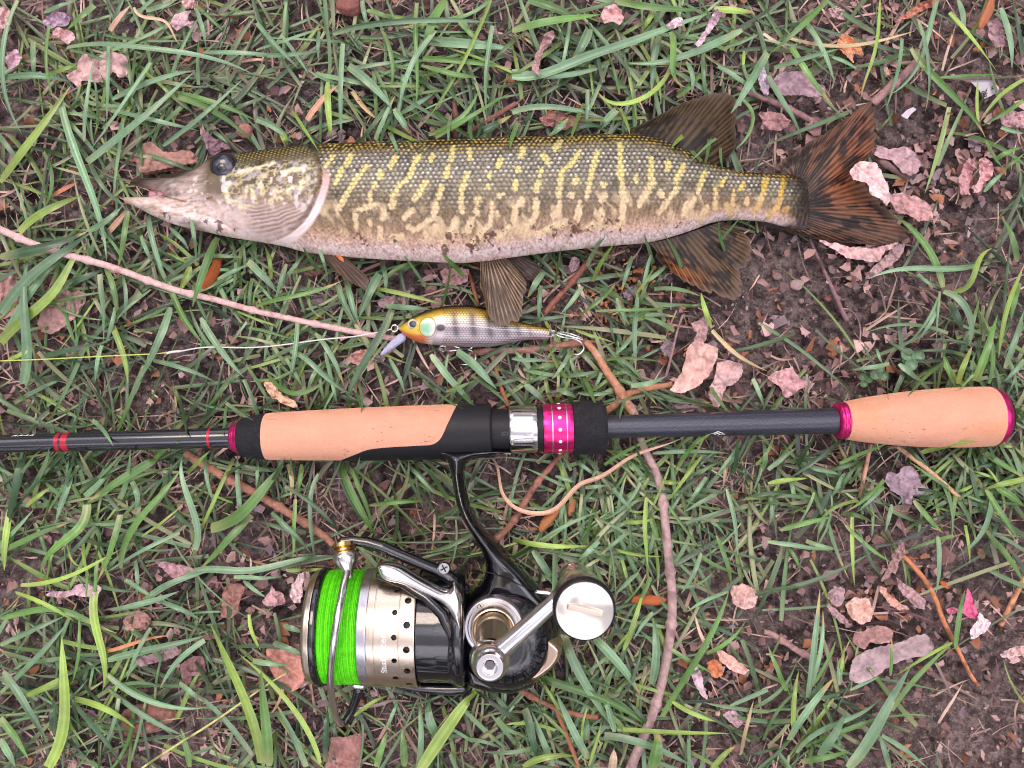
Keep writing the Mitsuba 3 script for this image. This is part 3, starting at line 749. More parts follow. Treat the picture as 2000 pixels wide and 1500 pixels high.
def ring(x, y, z, r, w, tilt=0.0, n=28, az=0.0):
    k = float(kz(z)); a = np.linspace(0, 2 * np.pi, n)
    q = np.stack([np.cos(a) * r * k, np.sin(a) * r * k * math.cos(tilt), np.sin(a) * r * k * math.sin(tilt)], -1)
    ca, sa = math.cos(az), math.sin(az)
    q = np.stack([q[:, 0] * ca - q[:, 1] * sa, q[:, 0] * sa + q[:, 1] * ca, q[:, 2]], -1)
    return tube(q + W(x, y, z), w * k, 8)


def wire(pts, r, n=40, sides=8, taper=None):
    p = spline([W(*q) for q in pts], n)
    rr = np.full(n, r * float(kz(pts[0][2])))
    if taper:
        rr = rr * np.interp(np.linspace(0, 1, n), [0, 1 - taper, 1], [1, 1, .1])
    return tube(p, rr, sides)


obj('line_tie', ring(770.5, 641, LZ, 6.5, 1.5), 'm_chrome', lure)
obj('belly_ring', cat([ring(865, 681, LZ - .002, 6.5, 1.5, .5), ring(860, 684, LZ - .003, 5.0, 1.3, 1.0)]), 'm_chrome', lure)
zz = LZ - .003
hk = [wire([(868, 676, zz + .002), (900, 680, zz + .002), (922, 678, zz + .002), (926, 672, zz + .002), (918, 667, zz + .003), (896, 665, zz + .0038)], 1.7, 40, 8, .2),
      wire([(872, 684, zz), (905, 682, zz), (924, 687, zz - .0005), (929, 698, zz), (922, 709, zz), (905, 712, zz), (896, 711, zz + .0006)], 1.6, 40, 8, .2)]
obj('treble_hook', cat(hk), 'm_steel', lure, label='treble hook folded along the belly of the lure')
obj('tail_ring', cat([ring(1073, 651, LZ, 7, 1.7, .35), ring(1081, 650, LZ - .0005, 6, 1.6, .9)]), 'm_chrome', lure)
zz = LZ - .0015
hk = [wire([(1086, 650, zz), (1105, 654, zz + .001), (1126, 660, zz + .0015), (1138, 663, zz + .002)], 1.5, 30),
      wire([(1086, 652, zz), (1110, 660, zz), (1134, 668, zz), (1140, 680, zz), (1134, 690, zz), (1124, 693, zz), (1119, 690, zz + .0005)], 1.4, 40, 8, .2),
      wire([(1086, 649, zz), (1105, 650, zz + .002), (1124, 655, zz + .003), (1136, 660, zz + .0025)], 1.3, 30)]
obj('treble_hook', cat(hk), 'm_steel', lure, label='treble hook hanging from the tail ring of the lure')

fl = thing('fishing_line', 'thin fishing line running left from the nose of the lure, white then yellow green', 'fishing line')
scene['m_leader'] = principled(rgb(226, 218, 212), .45)
scene['m_braid'] = principled(rgb(196, 214, 110), .45)
L1 = [(765, 642, .0125), (745, 648, .0135), (722, 652, .0145), (700, 656, .015), (650, 661, .0155), (600, 667, .015), (540, 675, .0145), (480, 679, .0145), (420, 678, .015), (385, 680, .015), (352, 686, .0155), (330, 688, .0155)]
L2 = [(332, 688, .0155), (300, 691, .016), (240, 694, .0165), (160, 698, .017), (80, 702, .017), (0, 705, .017), (-120, 712, .017), (-400, 730, .016)]
obj('leader', wire(L1, 1.35, 160, 6), 'm_leader', fl)
knot = wire([(352, 686, .0155), (345, 686.5, .0155), (336, 687.5, .0155), (326, 690, .0155)], 2.3, 12, 8)
obj('knot', knot, 'm_leader', fl)
obj('braid', wire(L2, 1.15, 120, 6), 'm_braid', fl)

# ------------------------------------------------------------------ the rod
RZ = .0190
ra, rb = W(0, 867, RZ), W(1985, 812, RZ)
rd = (rb - ra) / np.linalg.norm(rb - ra); rk = float(kz(RZ)); rl = np.linalg.norm(rb - ra) / 1985
rn = np.array([-rd[1], rd[0], 0])           # across the rod, towards the fish


def R_(x):
    return ra + rd * rl * x


def rod_lathe(prof, n=96, rnd=0):
    p = [(x * rl, r * rk) for x, r in prof]
    if rnd:
        p = rounded(p, rnd * rk, 5)
    return lathe(p, ra, rd, n)


def rod_tube_uv(prof, n=72):
    pr = np.array([(x * rl, r * rk) for x, r in prof]); a = np.linspace(0, 2 * np.pi, n + 1)
    v = ra + pr[:, 0, None, None] * rd + pr[:, 1, None, None] * (np.cos(a)[None, :, None] * rn + np.sin(a)[None, :, None] * np.array([0, 0, 1.0]))
    uv = np.stack([np.repeat(pr[:, :1], n + 1, 1), np.repeat(a[None] / (2 * np.pi), len(pr), 0)], -1)
    return (v.reshape(-1, 3), tri(grid_faces(len(pr), n + 1))), uv.reshape(-1, 2)


def on_rod(x, th, r):
    x, th = np.asarray(x, float), np.asarray(th, float)
    return ra + rd * (x * rl)[..., None] + r * rk * (np.cos(th)[..., None] * rn + np.sin(th)[..., None] * np.array([0, 0, 1.0]))


def rod_mark(poly, r, step=1.5):
    """flat print laid on the rod: outline in (x pixel, pixels round the rod from its top)"""
    pts, f, d, nb = fill(np.asarray(poly, float), step)
    return (on_rod(pts[:, 0], np.pi / 2 + pts[:, 1] / r, r + .15), f)


rod = thing('fishing_rod', 'black carbon spinning rod with cork handles and magenta metal rings', 'fishing rod')
m_, uv_ = rod_tube_uv([(x, np.interp(x, [-900, 0, 440, 470], [14.5, 17.6, 20, 20.4])) for x in np.linspace(-900, 468, 60)])
obj('front_blank', m_, 'm_weave_gloss', rod, smooth=True, uv=uv_)
for a, b in ((114, 122), (127, 139), (410, 415)):
    obj('thread_wrap', rod_lathe([(a - 1, 17), (a, 18.9 + (a > 300) * 1.6), (b, 18.9 + (a > 300) * 1.6), (b + 1, 17)], 64), 'm_red_wrap', rod)
obj('winding_check', rod_lathe([(453, 20), (454, 26), (457, 28), (460, 28.6), (462, 30), (464, 30), (466, 32), (470, 33.5), (473, 33)], 80, 1), 'm_magenta', rod, smooth=35)
obj('foregrip_foam', rod_lathe([(469, 20), (470, 35), (477, 38.5), (497, 42.5), (520, 45.6), (522, 45.6)], 96, 2), 'm_foam', rod)
cork = [(519, 20), (519.5, 44.8), (522, 45.2)] + [(x, np.interp(x, [514, 600, 700, 800, 900], [45.4, 48.6, 51.2, 52.6, 53.2])) for x in np.linspace(525, 900, 40)] + [(905, 20)]
obj('front_cork', rod_lathe(cork, 128), 'm_cork', rod, smooth=40)
# reel seat: a shell with a curved front edge over the cork
na, nl = 160, 50
th = np.linspace(0, 2 * np.pi, na, endpoint=False)
xb = PchipInterpolator([-1.01, -.22, .15, .32, .42, .452, .52, .7, 1.01], [896, 876, 866, 857, 842, 780, 732, 703, 664])(-np.cos(th))
s = np.r_[0, 0.004, np.linspace(.02, 1, nl - 2)]
X = xb[None] + (958 - xb)[None] * s[:, None]
rr = np.interp(X, [500, 514, 600, 700, 800, 900, 958], [45, 45.4, 48.6, 51.2, 52.6, 53.2, 51.5]) + np.array([-1.0, .9] + [1.1] * (nl - 2))[:, None]
seat_v = on_rod(X, np.repeat(th[None], nl, 0), rr[..., None]).reshape(-1, 3)
endc = on_rod(np.repeat(961, na), th, 49.5); endi = on_rod(np.repeat(961.5, na), th, 30)
seat_v = np.vstack([seat_v, endc, endi])
obj('reel_seat', (seat_v, tri(grid_faces(nl + 2, na, True))), 'm_black_matt', rod)
dot = W(908, 830, .0);
obj('seat_pin', (on_rod(908 + 2.6 * np.cos(np.linspace(0, 6.283, 20)), np.pi / 2 + (-12 + 2.6 * np.sin(np.linspace(0, 6.283, 20))) / 54, 54.6), np.stack([np.zeros(18, int), np.arange(1, 19), np.arange(2, 20)], 1)), 'm_dark', rod)
obj('seat_barrel', rod_lathe([(955, 40.5), (958, 41.5), (996, 41.5), (998, 30)], 96, 1), 'm_black_matt', rod)
t_ = meshkit.text_mesh('ICS', 7.0 * rk, depth=.00002)
tv = np.asarray(t_.vertices)
tv = on_rod(979 + tv[:, 0] / rk, np.pi / 2 - (tv[:, 1] / rk - 8) / 41.5, (41.6 + tv[:, 2] / rk)[:, None])
obj('moulded_letters', (tv, np.asarray(t_.faces)), 'm_faint', rod, smooth=False)
obj('hood', rod_lathe([(994, 34), (994, 44.5), (997, 46.5), (1003, 47), (1040, 46), (1049, 45), (1050, 40)], 128, 2), 'm_chrome', rod, smooth=35)
obj('seat_gasket', rod_lathe([(1049, 43.5), (1050, 44.5), (1060, 44.5), (1061, 42)], 96), 'm_black_matt', rod)
nut = obj('lock_nut', rod_lathe([(1060, 40), (1060.5, 47.6), (1064, 48.8), (1075.5, 49), (1076.5, 48.5), (1078.5, 48.5), (1079.5, 49), (1103, 49), (1104, 48.5), (1106, 48.5), (1107, 49), (1114, 48.6), (1118, 47.2), (1118.5, 40)], 128), 'm_magenta', rod, smooth=35)
for a, b in ((1076.6, 1078.4), (1104.1, 1105.9)):
    obj('silver_line', rod_lathe([(a, 48), (a, 48.95), (b, 48.95), (b, 48)], 96), 'm_silver', nut)
for i in range(13):
    t0 = 2 * np.pi * i / 13 + .115
    c0 = on_rod(1091.5, t0, 49.0)
    nrm = math.cos(t0) * rn + math.sin(t0) * np.array([0, 0, 1.0])
    obj('dot', lathe([(-2e-4, 3.6 * rk), (.6 * rk, 3.4 * rk), (1.0 * rk, 2.2 * rk), (1.0 * rk, 0)], c0, nrm, 20), 'm_print', nut)
obj('rear_foam', rod_lathe([(1117, 40), (1118, 49.5), (1122, 51.5), (1135, 52.4), (1165, 52.6), (1176, 51.6), (1182, 47.5), (1183.5, 30), (1183.5, 20)], 96, 2.5), 'm_foam', rod)
m_, uv_ = rod_tube_uv([(x, np.interp(x, [1180, 1640], [22.2, 25.4])) for x in np.linspace(1178, 1645, 24)])
obj('rear_blank', m_, 'm_weave', rod, smooth=True, uv=uv_)
tri_a = [(1384, 20.5), (1397, 13.0), (1411, 20.5), (1407, 20.5), (1397.4, 15.6), (1390, 20.0)]
obj('logo_mark', cat([rod_mark(tri_a, 23.7, .8), rod_mark([(1390, 22.5), (1397, 17.5), (1404, 22.6), (1398, 27), (1396.6, 25.8), (1401, 22.8), (1397.2, 20), (1392.5, 23)], 23.7, .8), rod_mark([(1404, 21.6), (1412, 21.6), (1412, 23), (1404, 23)], 23.7, .8)]), 'm_print', rod, smooth=False, label='small white diamond shaped logo on the rear blank')
obj('red_mark', cat([rod_mark([(1386, -27), (1395, -28), (1393, -24), (1385, -24)], 23.6, .9)]), 'm_red_wrap', rod, smooth=False)
obj('red_mark', cat([rod_mark([(274, -22.5), (283, -23.5), (281, -19.5), (273, -19.5)], 19.1, .9)]), 'm_red_wrap', rod, smooth=False)
obj('white_letters', cat([rod_mark([(28 + 11 * i, -17.2), (36 + 11 * i, -21.5), (39 + 11 * i, -21.5), (38 + 11 * i, -17.2), (35 + 11 * i, -17.2), (35.4 + 11 * i, -19.4), (31.5 + 11 * i, -17.2)], 17.9, .8) for i in range(4)]), 'm_print', rod, smooth=False)
obj('winding_check', rod_lathe([(1630, 24), (1631, 30.5), (1634, 34), (1637, 35.6), (1640, 34.6), (1642, 35), (1645, 36.6), (1648, 35.6), (1650, 36.2), (1653, 36.6), (1654, 30)], 96, .8), 'm_magenta', rod, smooth=35)
bc = [(1648, 20), (1648.5, 34.5)] + [(x, np.interp(x, [1649, 1668, 1690, 1740, 1790, 1850, 1890, 1933], [36.4, 40.2, 44, 50.4, 55, 58.2, 59, 58.2])) for x in np.linspace(1650, 1933, 36)] + [(1934, 40)]
obj('rear_cork', rod_lathe(bc, 128), 'm_cork', rod, smooth=40)
obj('end_ring', rod_lathe([(1931, 40), (1932, 57.4), (1934, 58.2), (1940, 57.4), (1946, 55), (1949, 53), (1950, 40)], 128, 1), 'm_magenta', rod, smooth=35)
obj('end_cap', rod_lathe([(1948, 40), (1949, 52), (1955, 48), (1960, 40), (1964, 26), (1965, 10), (1965, 0)], 96), 'm_black_matt', rod)

# ------------------------------------------------------------------ the reel
reel = thing('spinning_reel', 'black and gold spinning reel with bright green line and silver crank handle', 'fishing reel')
AZ = .0300
ao = W(0, 1222, AZ); ak = float(kz(AZ))


def reel_lathe(prof, n=128, rnd=0):
    p = [((x) * ak, r * ak) for x, r in prof]
    if rnd:
        p = rounded(p, rnd * ak, 5)
    return lathe(p, ao, [1, 0, 0], n)


stem = [(798, 884), (850, 889), (868, 897), (877, 915), (883, 950), (891, 985), (904, 1015), (922, 1045), (938, 1070), (948, 1095), (949, 1118), (940, 1140), (922, 1156), (905, 1168), (900, 1215), (900, 1300), (912, 1335), (955, 1347), (1000, 1350), (1040, 1337),
        (1072, 1302), (1090, 1262), (1094, 1225), (1086, 1188), (1066, 1158), (1050, 1140), (1020, 1105), (990, 1075), (960, 1046), (936, 1018), (919, 990), (909, 955), (905, 925), (909, 906), (926, 897), (960, 892), (1001, 889), (1001, 879), (900, 877), (798, 879)]
obj('stem_and_body', pillow(stem, .0290, .0095, 24, 3.4, lambda p: -.008 * np.clip((1010 - p[:, 1]) / 120, 0, 1)), 'm_black_gloss', reel, smooth=60)
obj('foot_edge', wire([(806, 884, .0225), (850, 886, .0225), (888, 884, .0228), (920, 888, .0225), (960, 887, .0225), (998, 886, .0225)], 1.6, 40), 'm_steel', reel)
hp = [(990 + 101 * math.cos(a), 1238 + 104 * math.sin(a)) for a in np.linspace(0, 2 * np.pi, 60, endpoint=False)]
obj('gear_housing', pillow(hp, .0285, .0185, 74, 3.6), 'm_black_gloss', reel, smooth=60)
obj('rear_cover', pillow(smooth_poly([(1062, 1222), (1084, 1232), (1098, 1250), (1090, 1280), (1066, 1304), (1030, 1316), (1014, 1304), (1048, 1276)], 80), .0300, .0120, 14, 3), 'm_gold_mirror', reel, smooth=60)
scene['m_gold_mirror'] = principled(rgb(220, 192, 168), .12, metallic=1.0)
obj('seam', wire([(950, 1117, .0390), (975, 1125, .0392), (1010, 1140, .039), (1040, 1152, .0375), (1058, 1160, .035)], 1.1, 30), 'm_dark', reel)
obj('stopper_lever', hull_chain(chain_px([(1048, 1156, .036, 4), (1070, 1158, .036, 5), (1092, 1163, .036, 4)])), 'm_steel', reel)
# spool
spool = obj('spool_rim', reel_lathe([(612, 30), (611, 96), (613, 103), (618, 107), (627, 108.5), (629, 108)], 160, 2), 'm_gold', reel, label='gold front rim of the spool')
obj('spool_lip', reel_lathe([(627, 100), (628, 111), (631, 113), (637, 113), (641, 110), (642, 100)], 160, 1.2), 'm_black_gloss', reel)
obj('spool_front', reel_lathe([(620, 0), (612, 60), (612, 100)], 96), 'm_black_matt', reel)
th_ = [(641, 90)] + [(x, 105.6 + 1.6 * math.sin((x - 641) / 71 * math.pi) + (.55 if i % 2 else -.35) + .35 * math.sin(i * 1.7)) for i, x in enumerate(np.linspace(642, 713, 92))] + [(714, 90)]
obj('wound_line', reel_lathe(th_, 160), 'm_thread', reel, smooth=20, label='bright green line wound on the spool')
obj('spool_shoulder', reel_lathe([(713, 92), (713.5, 106.5), (716, 109.5), (730, 110.5), (733, 110.5), (733.5, 104)], 160, 1), 'm_silver', reel)
prof = [(733, 100), (733, 110.6), (735, 111.3), (747, 111.5), (747.6, 111.0), (748.6, 111.0), (749.2, 111.5), (792.5, 112.0), (793.2, 111.2), (794.4, 111.2), (795.2, 113.4), (820, 113.6), (822, 112.6), (822, 107.5), (795, 107), (735, 104), (733, 100)]
sk = reel_lathe(prof, 160)
sk.merge_vertices()
sk.fix_normals()
M = m3.Manifold(m3.Mesh(np.asarray(sk.vertices, np.float32), np.asarray(sk.faces, np.uint32)))
cut = []
for row, (hx, hr) in enumerate(((785.5, 5.2), (808.5, 6.4))):
    for i in range(16):
        a = 2 * np.pi * (i + .5 * row + .27) / 16
        c = m3.Manifold.cylinder(30 * ak, hr * ak, hr * ak, 28).rotate((-math.degrees(a), 0, 0))
        p0 = ao + np.array([hx * ak, math.sin(a) * 92 * ak, math.cos(a) * 92 * ak])
        cut.append(c.translate(tuple(p0)))
try:
    S = M - m3.Manifold.batch_boolean(cut, m3.OpType.Add)
    g = S.to_mesh(); assert len(g.tri_verts) > 500
    sk = trimesh.Trimesh(g.vert_properties[:, :3], g.tri_verts, process=False)
except Exception as e:
    print('skirt boolean failed', e)
skirt = obj('spool_skirt', sk, 'm_gold', reel, smooth=30, label='gold spool skirt drilled with two rows of round holes')
t_ = meshkit.text_mesh('StudioOceanMark', 10.5 * ak, depth=.00004)
tv = np.asarray(t_.vertices); wid = tv[:, 0].max()
t_ = t_.subdivide_to_size(.0009); tv = np.asarray(t_.vertices)
R0 = 111.55 * ak
al = (tv[:, 0] - wid * .56) / R0 + .06
tv = ao + np.stack([771 * ak - tv[:, 1], np.sin(al) * (R0 + tv[:, 2]), np.cos(al) * (R0 + tv[:, 2])], -1)
obj('lettering', (tv, np.asarray(t_.faces)), 'm_lettering', skirt, smooth=False)
scene['m_lettering'] = principled(rgb(250, 248, 250), .55)
obj('skirt_lining', reel_lathe([(736, 98), (740, 102), (822, 105)], 96), 'm_dark', reel)
# rotor and its arms
obj('rotor', reel_lathe([(760, 60), (800, 100), (822, 103.5), (860, 105), (884, 105.5), (889, 109), (896, 112.5), (906, 112.5), (911, 108), (913, 90), (914, 40)], 160, 3), 'm_black_gloss', reel, smooth=45)
up = chain_px([(904, 1150, .0375, 13), (878, 1128, .0385, 13), (850, 1112, .039, 12), (815, 1098, .0395, 11.5), (780, 1083, .0395, 11), (748, 1069, .0395, 12), (718, 1060, .039, 11), (690, 1056, .039, 9), (668, 1058, .039, 9)])
obj('rotor_arm', hull_chain(up), 'm_black_gloss', reel, smooth=60)
plate = smooth_poly([(738, 1102), (765, 1098), (811, 1118), (857, 1141), (878, 1144), (888, 1132), (903, 1152), (906, 1192), (903, 1226), (884, 1194), (858, 1168), (820, 1151), (780, 1137), (743, 1122)], 140)
obj('arm_cover', pillow(plate, .0440, .0042, 12, 2.4, lambda p: .004 * np.clip((p[:, 1] - 1110) / 60, 0, 1.4)), 'm_chrome', reel, smooth=60, label='mirror polished cover plate on the bail arm')
obj('arm_web', hull_chain(chain_px([(742, 1124, .0435, 8), (790, 1142, .0462, 9), (832, 1168, .0485, 10), (864, 1200, .0502, 11), (882, 1240, .0505, 11), (890, 1290, .0475, 11), (892, 1332, .0405, 10)])), 'm_black_gloss', reel, smooth=60)
obj('arm_web', hull_chain(chain_px([(778, 1338, .0300, 7), (830, 1344, .0300, 10), (880, 1346, .0300, 12), (902, 1344, .0300, 12)])), 'm_black_gloss', reel, smooth=60)
sc = obj('screw', disc(868, 1108, .0405, 12.5, 10, .4), 'm_chrome', reel, smooth=40)
for a in (.5, 2.07):
    b_ = trimesh.creation.box([15 * ak, 2.6 * ak, .8 * ak]); b_.apply_transform(trimesh.transformations.rotation_matrix(a, [0, 0, 1])); b_.apply_translation(W(868, 1108, .0405) + [0, 0, 10.1 * float(kz(.0405))])
    obj('slot', b_, 'm_dark', sc, smooth=False)
# line roller and bail
r1, r2 = W(671, 1060, .0395), W(680, 1122, .0435)
dr_ = (r2 - r1); ln_ = np.linalg.norm(dr_)
obj('line_roller', lathe([(-.0006, .0), (-.0006, .0042), (.001, .0044), (.0018, .0034), (.0026, .0034), (.0034, .0046), (.0042, .0046), (.0046, .003)], r1 + dr_ * .06, dr_, 48), 'm_brass', reel)
obj('bail_cone', lathe([(.0034, .0), (.0036, .0044), (.0046, .0050), (.0062, .0049), (.0082, .0040), (.0100, .0027), (.0116, .0019), (.0135, .0016), (.014, 0)], r1 + dr_ * .06, dr_, 48), 'm_steel', reel, smooth=50)
obj('bail_wire', wire([(679, 1112, .0435), (672, 1140, .0490), (664, 1180, .0545), (656, 1225, .0570), (650, 1270, .0560), (646, 1315, .0510), (647, 1355, .0430), (653, 1388, .0330), (660, 1408, .0235), (668, 1414, .0195)], 7.2, 80, 12), 'm_steel', reel, smooth=True)
obj('bail_arm', hull_chain(chain_px([(664, 1413, .0190, 6.5), (674, 1410, .0180, 7), (686, 1390, .0185, 8), (696, 1364, .0200, 9), (700, 1348, .0210, 10)])), 'm_black_gloss', reel, smooth=60)
obj('arm_joint', hull_chain(chain_px([(693, 1338, .0245, 7), (707, 1340, .0245, 7)])), 'm_chrome', reel, smooth=60)
# crank: side ring, shaft, arm, knob
SX, SY = 964, 1220
c0 = W(SX, SY, .0440); k0 = float(kz(.046))
obj('side_ring', lathe(rounded([(0, .0), (0, 60 * k0), (.0030, 59 * k0), (.0040, 56 * k0), (.0038, 50 * k0), (.0042, 49 * k0), (.0042, 30 * k0)], .0004, 4), c0, [0, 0, 1], 96), 'm_silver', reel, smooth=35)
scr = obj('screw', disc(940, 1186, .0478, 8, 3, .4), 'm_steel', reel, smooth=40)
b_ = trimesh.creation.box([12 * k0, 2.0 * k0, .6 * k0]); b_.apply_transform(trimesh.transformations.rotation_matrix(1.9, [0, 0, 1])); b_.apply_translation(W(940, 1186, .0478) + [0, 0, 3.1 * k0])
obj('slot', b_, 'm_dark', scr, smooth=False)
obj('shaft_collar', lathe(rounded([(0, 45 * k0), (.0060, 44 * k0), (.0082, 43 * k0), (.0086, 39 * k0), (.0070, 37 * k0), (.0065, 20 * k0)], .0003, 4), W(SX, SY, .0470), [0, 0, 1], 96), 'm_gold', reel, smooth=35)
obj('shaft', lathe([(0, .0066), (.012, .0066), (.0125, .0060), (.026, .0056), (.034, .0056)], W(SX, SY, .0500), [0, 0, 1], 64), 'm_champagne', reel, smooth=40)
scene['m_champagne'] = principled(rgb(196, 176, 146), .3, metallic=1.0)
hub = hull_chain([(*W(957, 1287, .0820), 41 * float(kz(.085))), (*W(957, 1291, .0880), 38 * float(kz(.088)))], 48)
hb_ = obj('crank_hub', hub, 'm_silver_bright', reel, smooth=60)
scene['m_silver_bright'] = principled(rgb(234, 232, 232), .15, metallic=1.0)
kb = float(kz(.095))
obj('bolt', lathe(rounded([(0, 27 * kb), (.0022, 26 * kb), (.0022, 15 * kb), (.0008, 13 * kb), (.0008, 0)], .0002, 3), W(957, 1299, .0935), [0, 0, 1], 48), 'm_steel', hb_, smooth=35)
obj('hex_socket', lathe([(0, 11 * kb), (.0004, 10 * kb), (.0004, 0)], W(957, 1299, .0946), [0, 0, 1], 6), 'm_dark_steel', hb_, smooth=False)
scene['m_dark_steel'] = principled(rgb(120, 112, 116), .3, metallic=1.0)
obj('crank_arm', hull_chain([(*W(965, 1280, .0870), 21 * float(kz(.087))), (*W(1010, 1241, .0880), 18 * float(kz(.088))), (*W(1075, 1182, .0880), 16 * float(kz(.088))), (*W(1122, 1134, .0860), 15 * float(kz(.086)))], 40), 'm_silver_bright', reel, smooth=60)
kc = W(1119.5, 1122, .0800)
knob = obj('knob', lathe(rounded([(.0060, 0), (.0060, .0050), (.0120, .0054), (.0200, .0068), (.0290, .0084), (.0370, .0092), (.0420, .0093), (.0436, .0089), (.0436, .0)], .0008, 5), kc, [0, 0, 1], 96), 'm_silver_bright', reel, smooth=40, label='polished metal crank knob')
obj('knob_rim', lathe(rounded([(.0400, .0088), (.0412, .00935), (.0425, .0094), (.0438, .0092), (.0443, .0086), (.0430, .0084)], .0003, 4), kc, [0, 0, 1], 96), 'm_black_matt', knob, smooth=40)
obj('knob_collar', lathe(rounded([(-.0010, 0), (-.0010, .0044), (.0016, .0052), (.0060, .0054), (.0078, .0050), (.0078, .002)], .0005, 4), kc, [0, 0, 1], 72), 'm_silver_bright', knob, smooth=40)
cap_p = [(.0430, .0086), (.0440, .00865), (.0449, .0084)] + [(.0449 - .0013 * (1 - (r / .0084) ** 2), r) for r in np.linspace(.0080, 0, 14)]
cap = obj('knob_cap', lathe(cap_p, kc, [0, 0, 1], 96), 'm_cap', knob, smooth=40, label='polished pale metal cap of the crank knob')
scene['m_cap'] = principled(rgb(238, 230, 218), .16, metallic=1.0)
b_ = box([0, 0, 0], [.0108, .0019, .0010], bevel=.0003); b_.apply_transform(trimesh.transformations.rotation_matrix(-.22, [0, 0, 1])); b_.apply_translation(kc + [.0002, 0, .0442])
obj('cap_bar', b_, 'm_gold', cap, smooth=40)
# ------------------------------------------------------------------ where things lie, so that grass and litter keep low under them
SH = [Polygon([(246, 395), (262, 350), (400, 322), (440, 300), (700, 280), (1100, 268), (1225, 256), (1290, 275), (1400, 325), (1500, 341), (1575, 346), (1575, 455), (1480, 431), (1400, 433), (1310, 463), (1200, 479), (1000, 502), (900, 513), (700, 503), (500, 471), (300, 422)]),
      Polygon([(0, 845), (440, 842), (520, 805), (900, 793), (1180, 785), (1190, 810), (1650, 795), (1700, 775), (1900, 755), (1985, 770), (1985, 860), (1900, 875), (1660, 860), (1190, 860), (1180, 890), (900, 905), (520, 900), (440, 888), (0, 886)]),
      Polygon([(600, 1110), (650, 1045), (720, 1050), (900, 1130), (945, 1100), (870, 900), (910, 900), (1060, 1150), (1110, 1090), (1205, 1180), (1150, 1255), (1090, 1250), (1060, 1320), (950, 1350), (870, 1360), (700, 1350), (665, 1420), (620, 1330)]),
      Polygon([(780, 640), (880, 596), (1073, 640), (1140, 660), (1130, 695), (1073, 665), (900, 680), (800, 665), (745, 697)])]
FINS = [Polygon([(1226, 256), (1303, 214), (1388, 181), (1433, 188), (1440, 260), (1424, 305), (1400, 322)]), Polygon([(1510, 330), (1708, 196), (1716, 262), (1690, 330), (1776, 463), (1700, 480), (1548, 452)]),
        Polygon([(1262, 474), (1322, 540), (1420, 580), (1453, 560), (1469, 492), (1410, 433)]), Polygon([(936, 498), (937, 560), (982, 640), (1030, 566), (1000, 505)]), Polygon([(604, 458), (640, 520), (717, 566), (684, 508), (648, 465)])]
SH_B = shapely.union_all([s.buffer(6) for s in SH]); FIN_B = shapely.union_all([s.buffer(5) for s in FINS])
shapely.prepare(SH_B); shapely.prepare(FIN_B)


def ceiling(x, y):
    """how high grass may stand at a photo pixel: low under the rod, reel, lure and fish"""
    c = np.full(np.shape(x), .030)
    c = np.where(shapely.contains_xy(SH_B, x, y), .0045, c)
    return np.where(shapely.contains_xy(FIN_B, x, y), .0062, c)


# ------------------------------------------------------------------ grass
GREEN = {'b': (116, 150, 112), 'g': (98, 136, 70), 'y': (140, 168, 78), 'd': (66, 94, 64), 'o': (176, 156, 116), 't': (196, 160, 124)}


class Blades:
    def __init__(self):
        self.v, self.f, self.c, self.n = [], [], [], 0

    def add(self, p, w, col, roll=0.0, fold=.25, tipcol=None, cols=5, g=rng, both=False):
        """a blade along world points p, w its full width in metres"""
        n = len(p)
        t = np.gradient(p, axis=0); t /= np.linalg.norm(t, axis=1, keepdims=True) + 1e-12
        side = np.cross(t, [0, 0, 1.0]); side /= np.linalg.norm(side, axis=1, keepdims=True) + 1e-9
        nor = np.cross(side, t)
        s = np.linspace(0, 1, n)
        rl = roll + g.normal(0, .22) + g.normal(0, .5) * (s - .5)
        a = side * np.cos(rl)[:, None] + nor * np.sin(rl)[:, None]; b = np.cross(a, t)
        prof = np.interp(s, [0, .06, .3, .62, .84, 1], [.5 if both else .85, .85 if both else .94, 1, .84, .5, .03])
        u = np.linspace(-1, 1, cols)
        v = p[:, None] + a[:, None] * (u[None, :, None] * (w / 2 * prof)[:, None, None]) + b[:, None] * ((fold * (np.abs(u)[None] - .5) * (w / 2 * prof)[:, None])[..., None])
        c = np.repeat(lin(col)[None, None], n, 0).repeat(cols, 1)
        stripe = 1 + .13 * np.array([1, -1, 1.5, -1, 1] if cols == 5 else [0, 1.3, 0])[None, :, None] * g.uniform(.3, 1.1)
        if cols == 3:
            stripe = 1 + .16 * np.array([-.4, 1.2, -.4])[None, :, None] * g.uniform(-.6, 1)
        c = c * stripe * (1 + .16 * np.sin(s * g.uniform(3, 9) + g.uniform(0, 6)))[:, None, None] * (1 + g.normal(0, .05, (n, 1, 1)))
        base = np.clip(1 - s * 4.5, 0, 1)[:, None, None] * g.uniform(0, .6)
        c = c * (1 - base) + lin((176, 176, 128)) * base
        if tipcol is not None:
            k = np.clip((s - g.uniform(.72, .93)) / .06, 0, 1)[:, None, None]
            c = c * (1 - k) + lin(tipcol) * k
        self.v.append(v.reshape(-1, 3)); self.c.append(np.clip(c.reshape(-1, 3), .004, .9)); self.f.append(tri(grid_faces(n, cols)) + self.n); self.n += n * cols

    def mesh(self):
        return (np.vstack(self.v), np.vstack(self.f)), np.vstack(self.c)


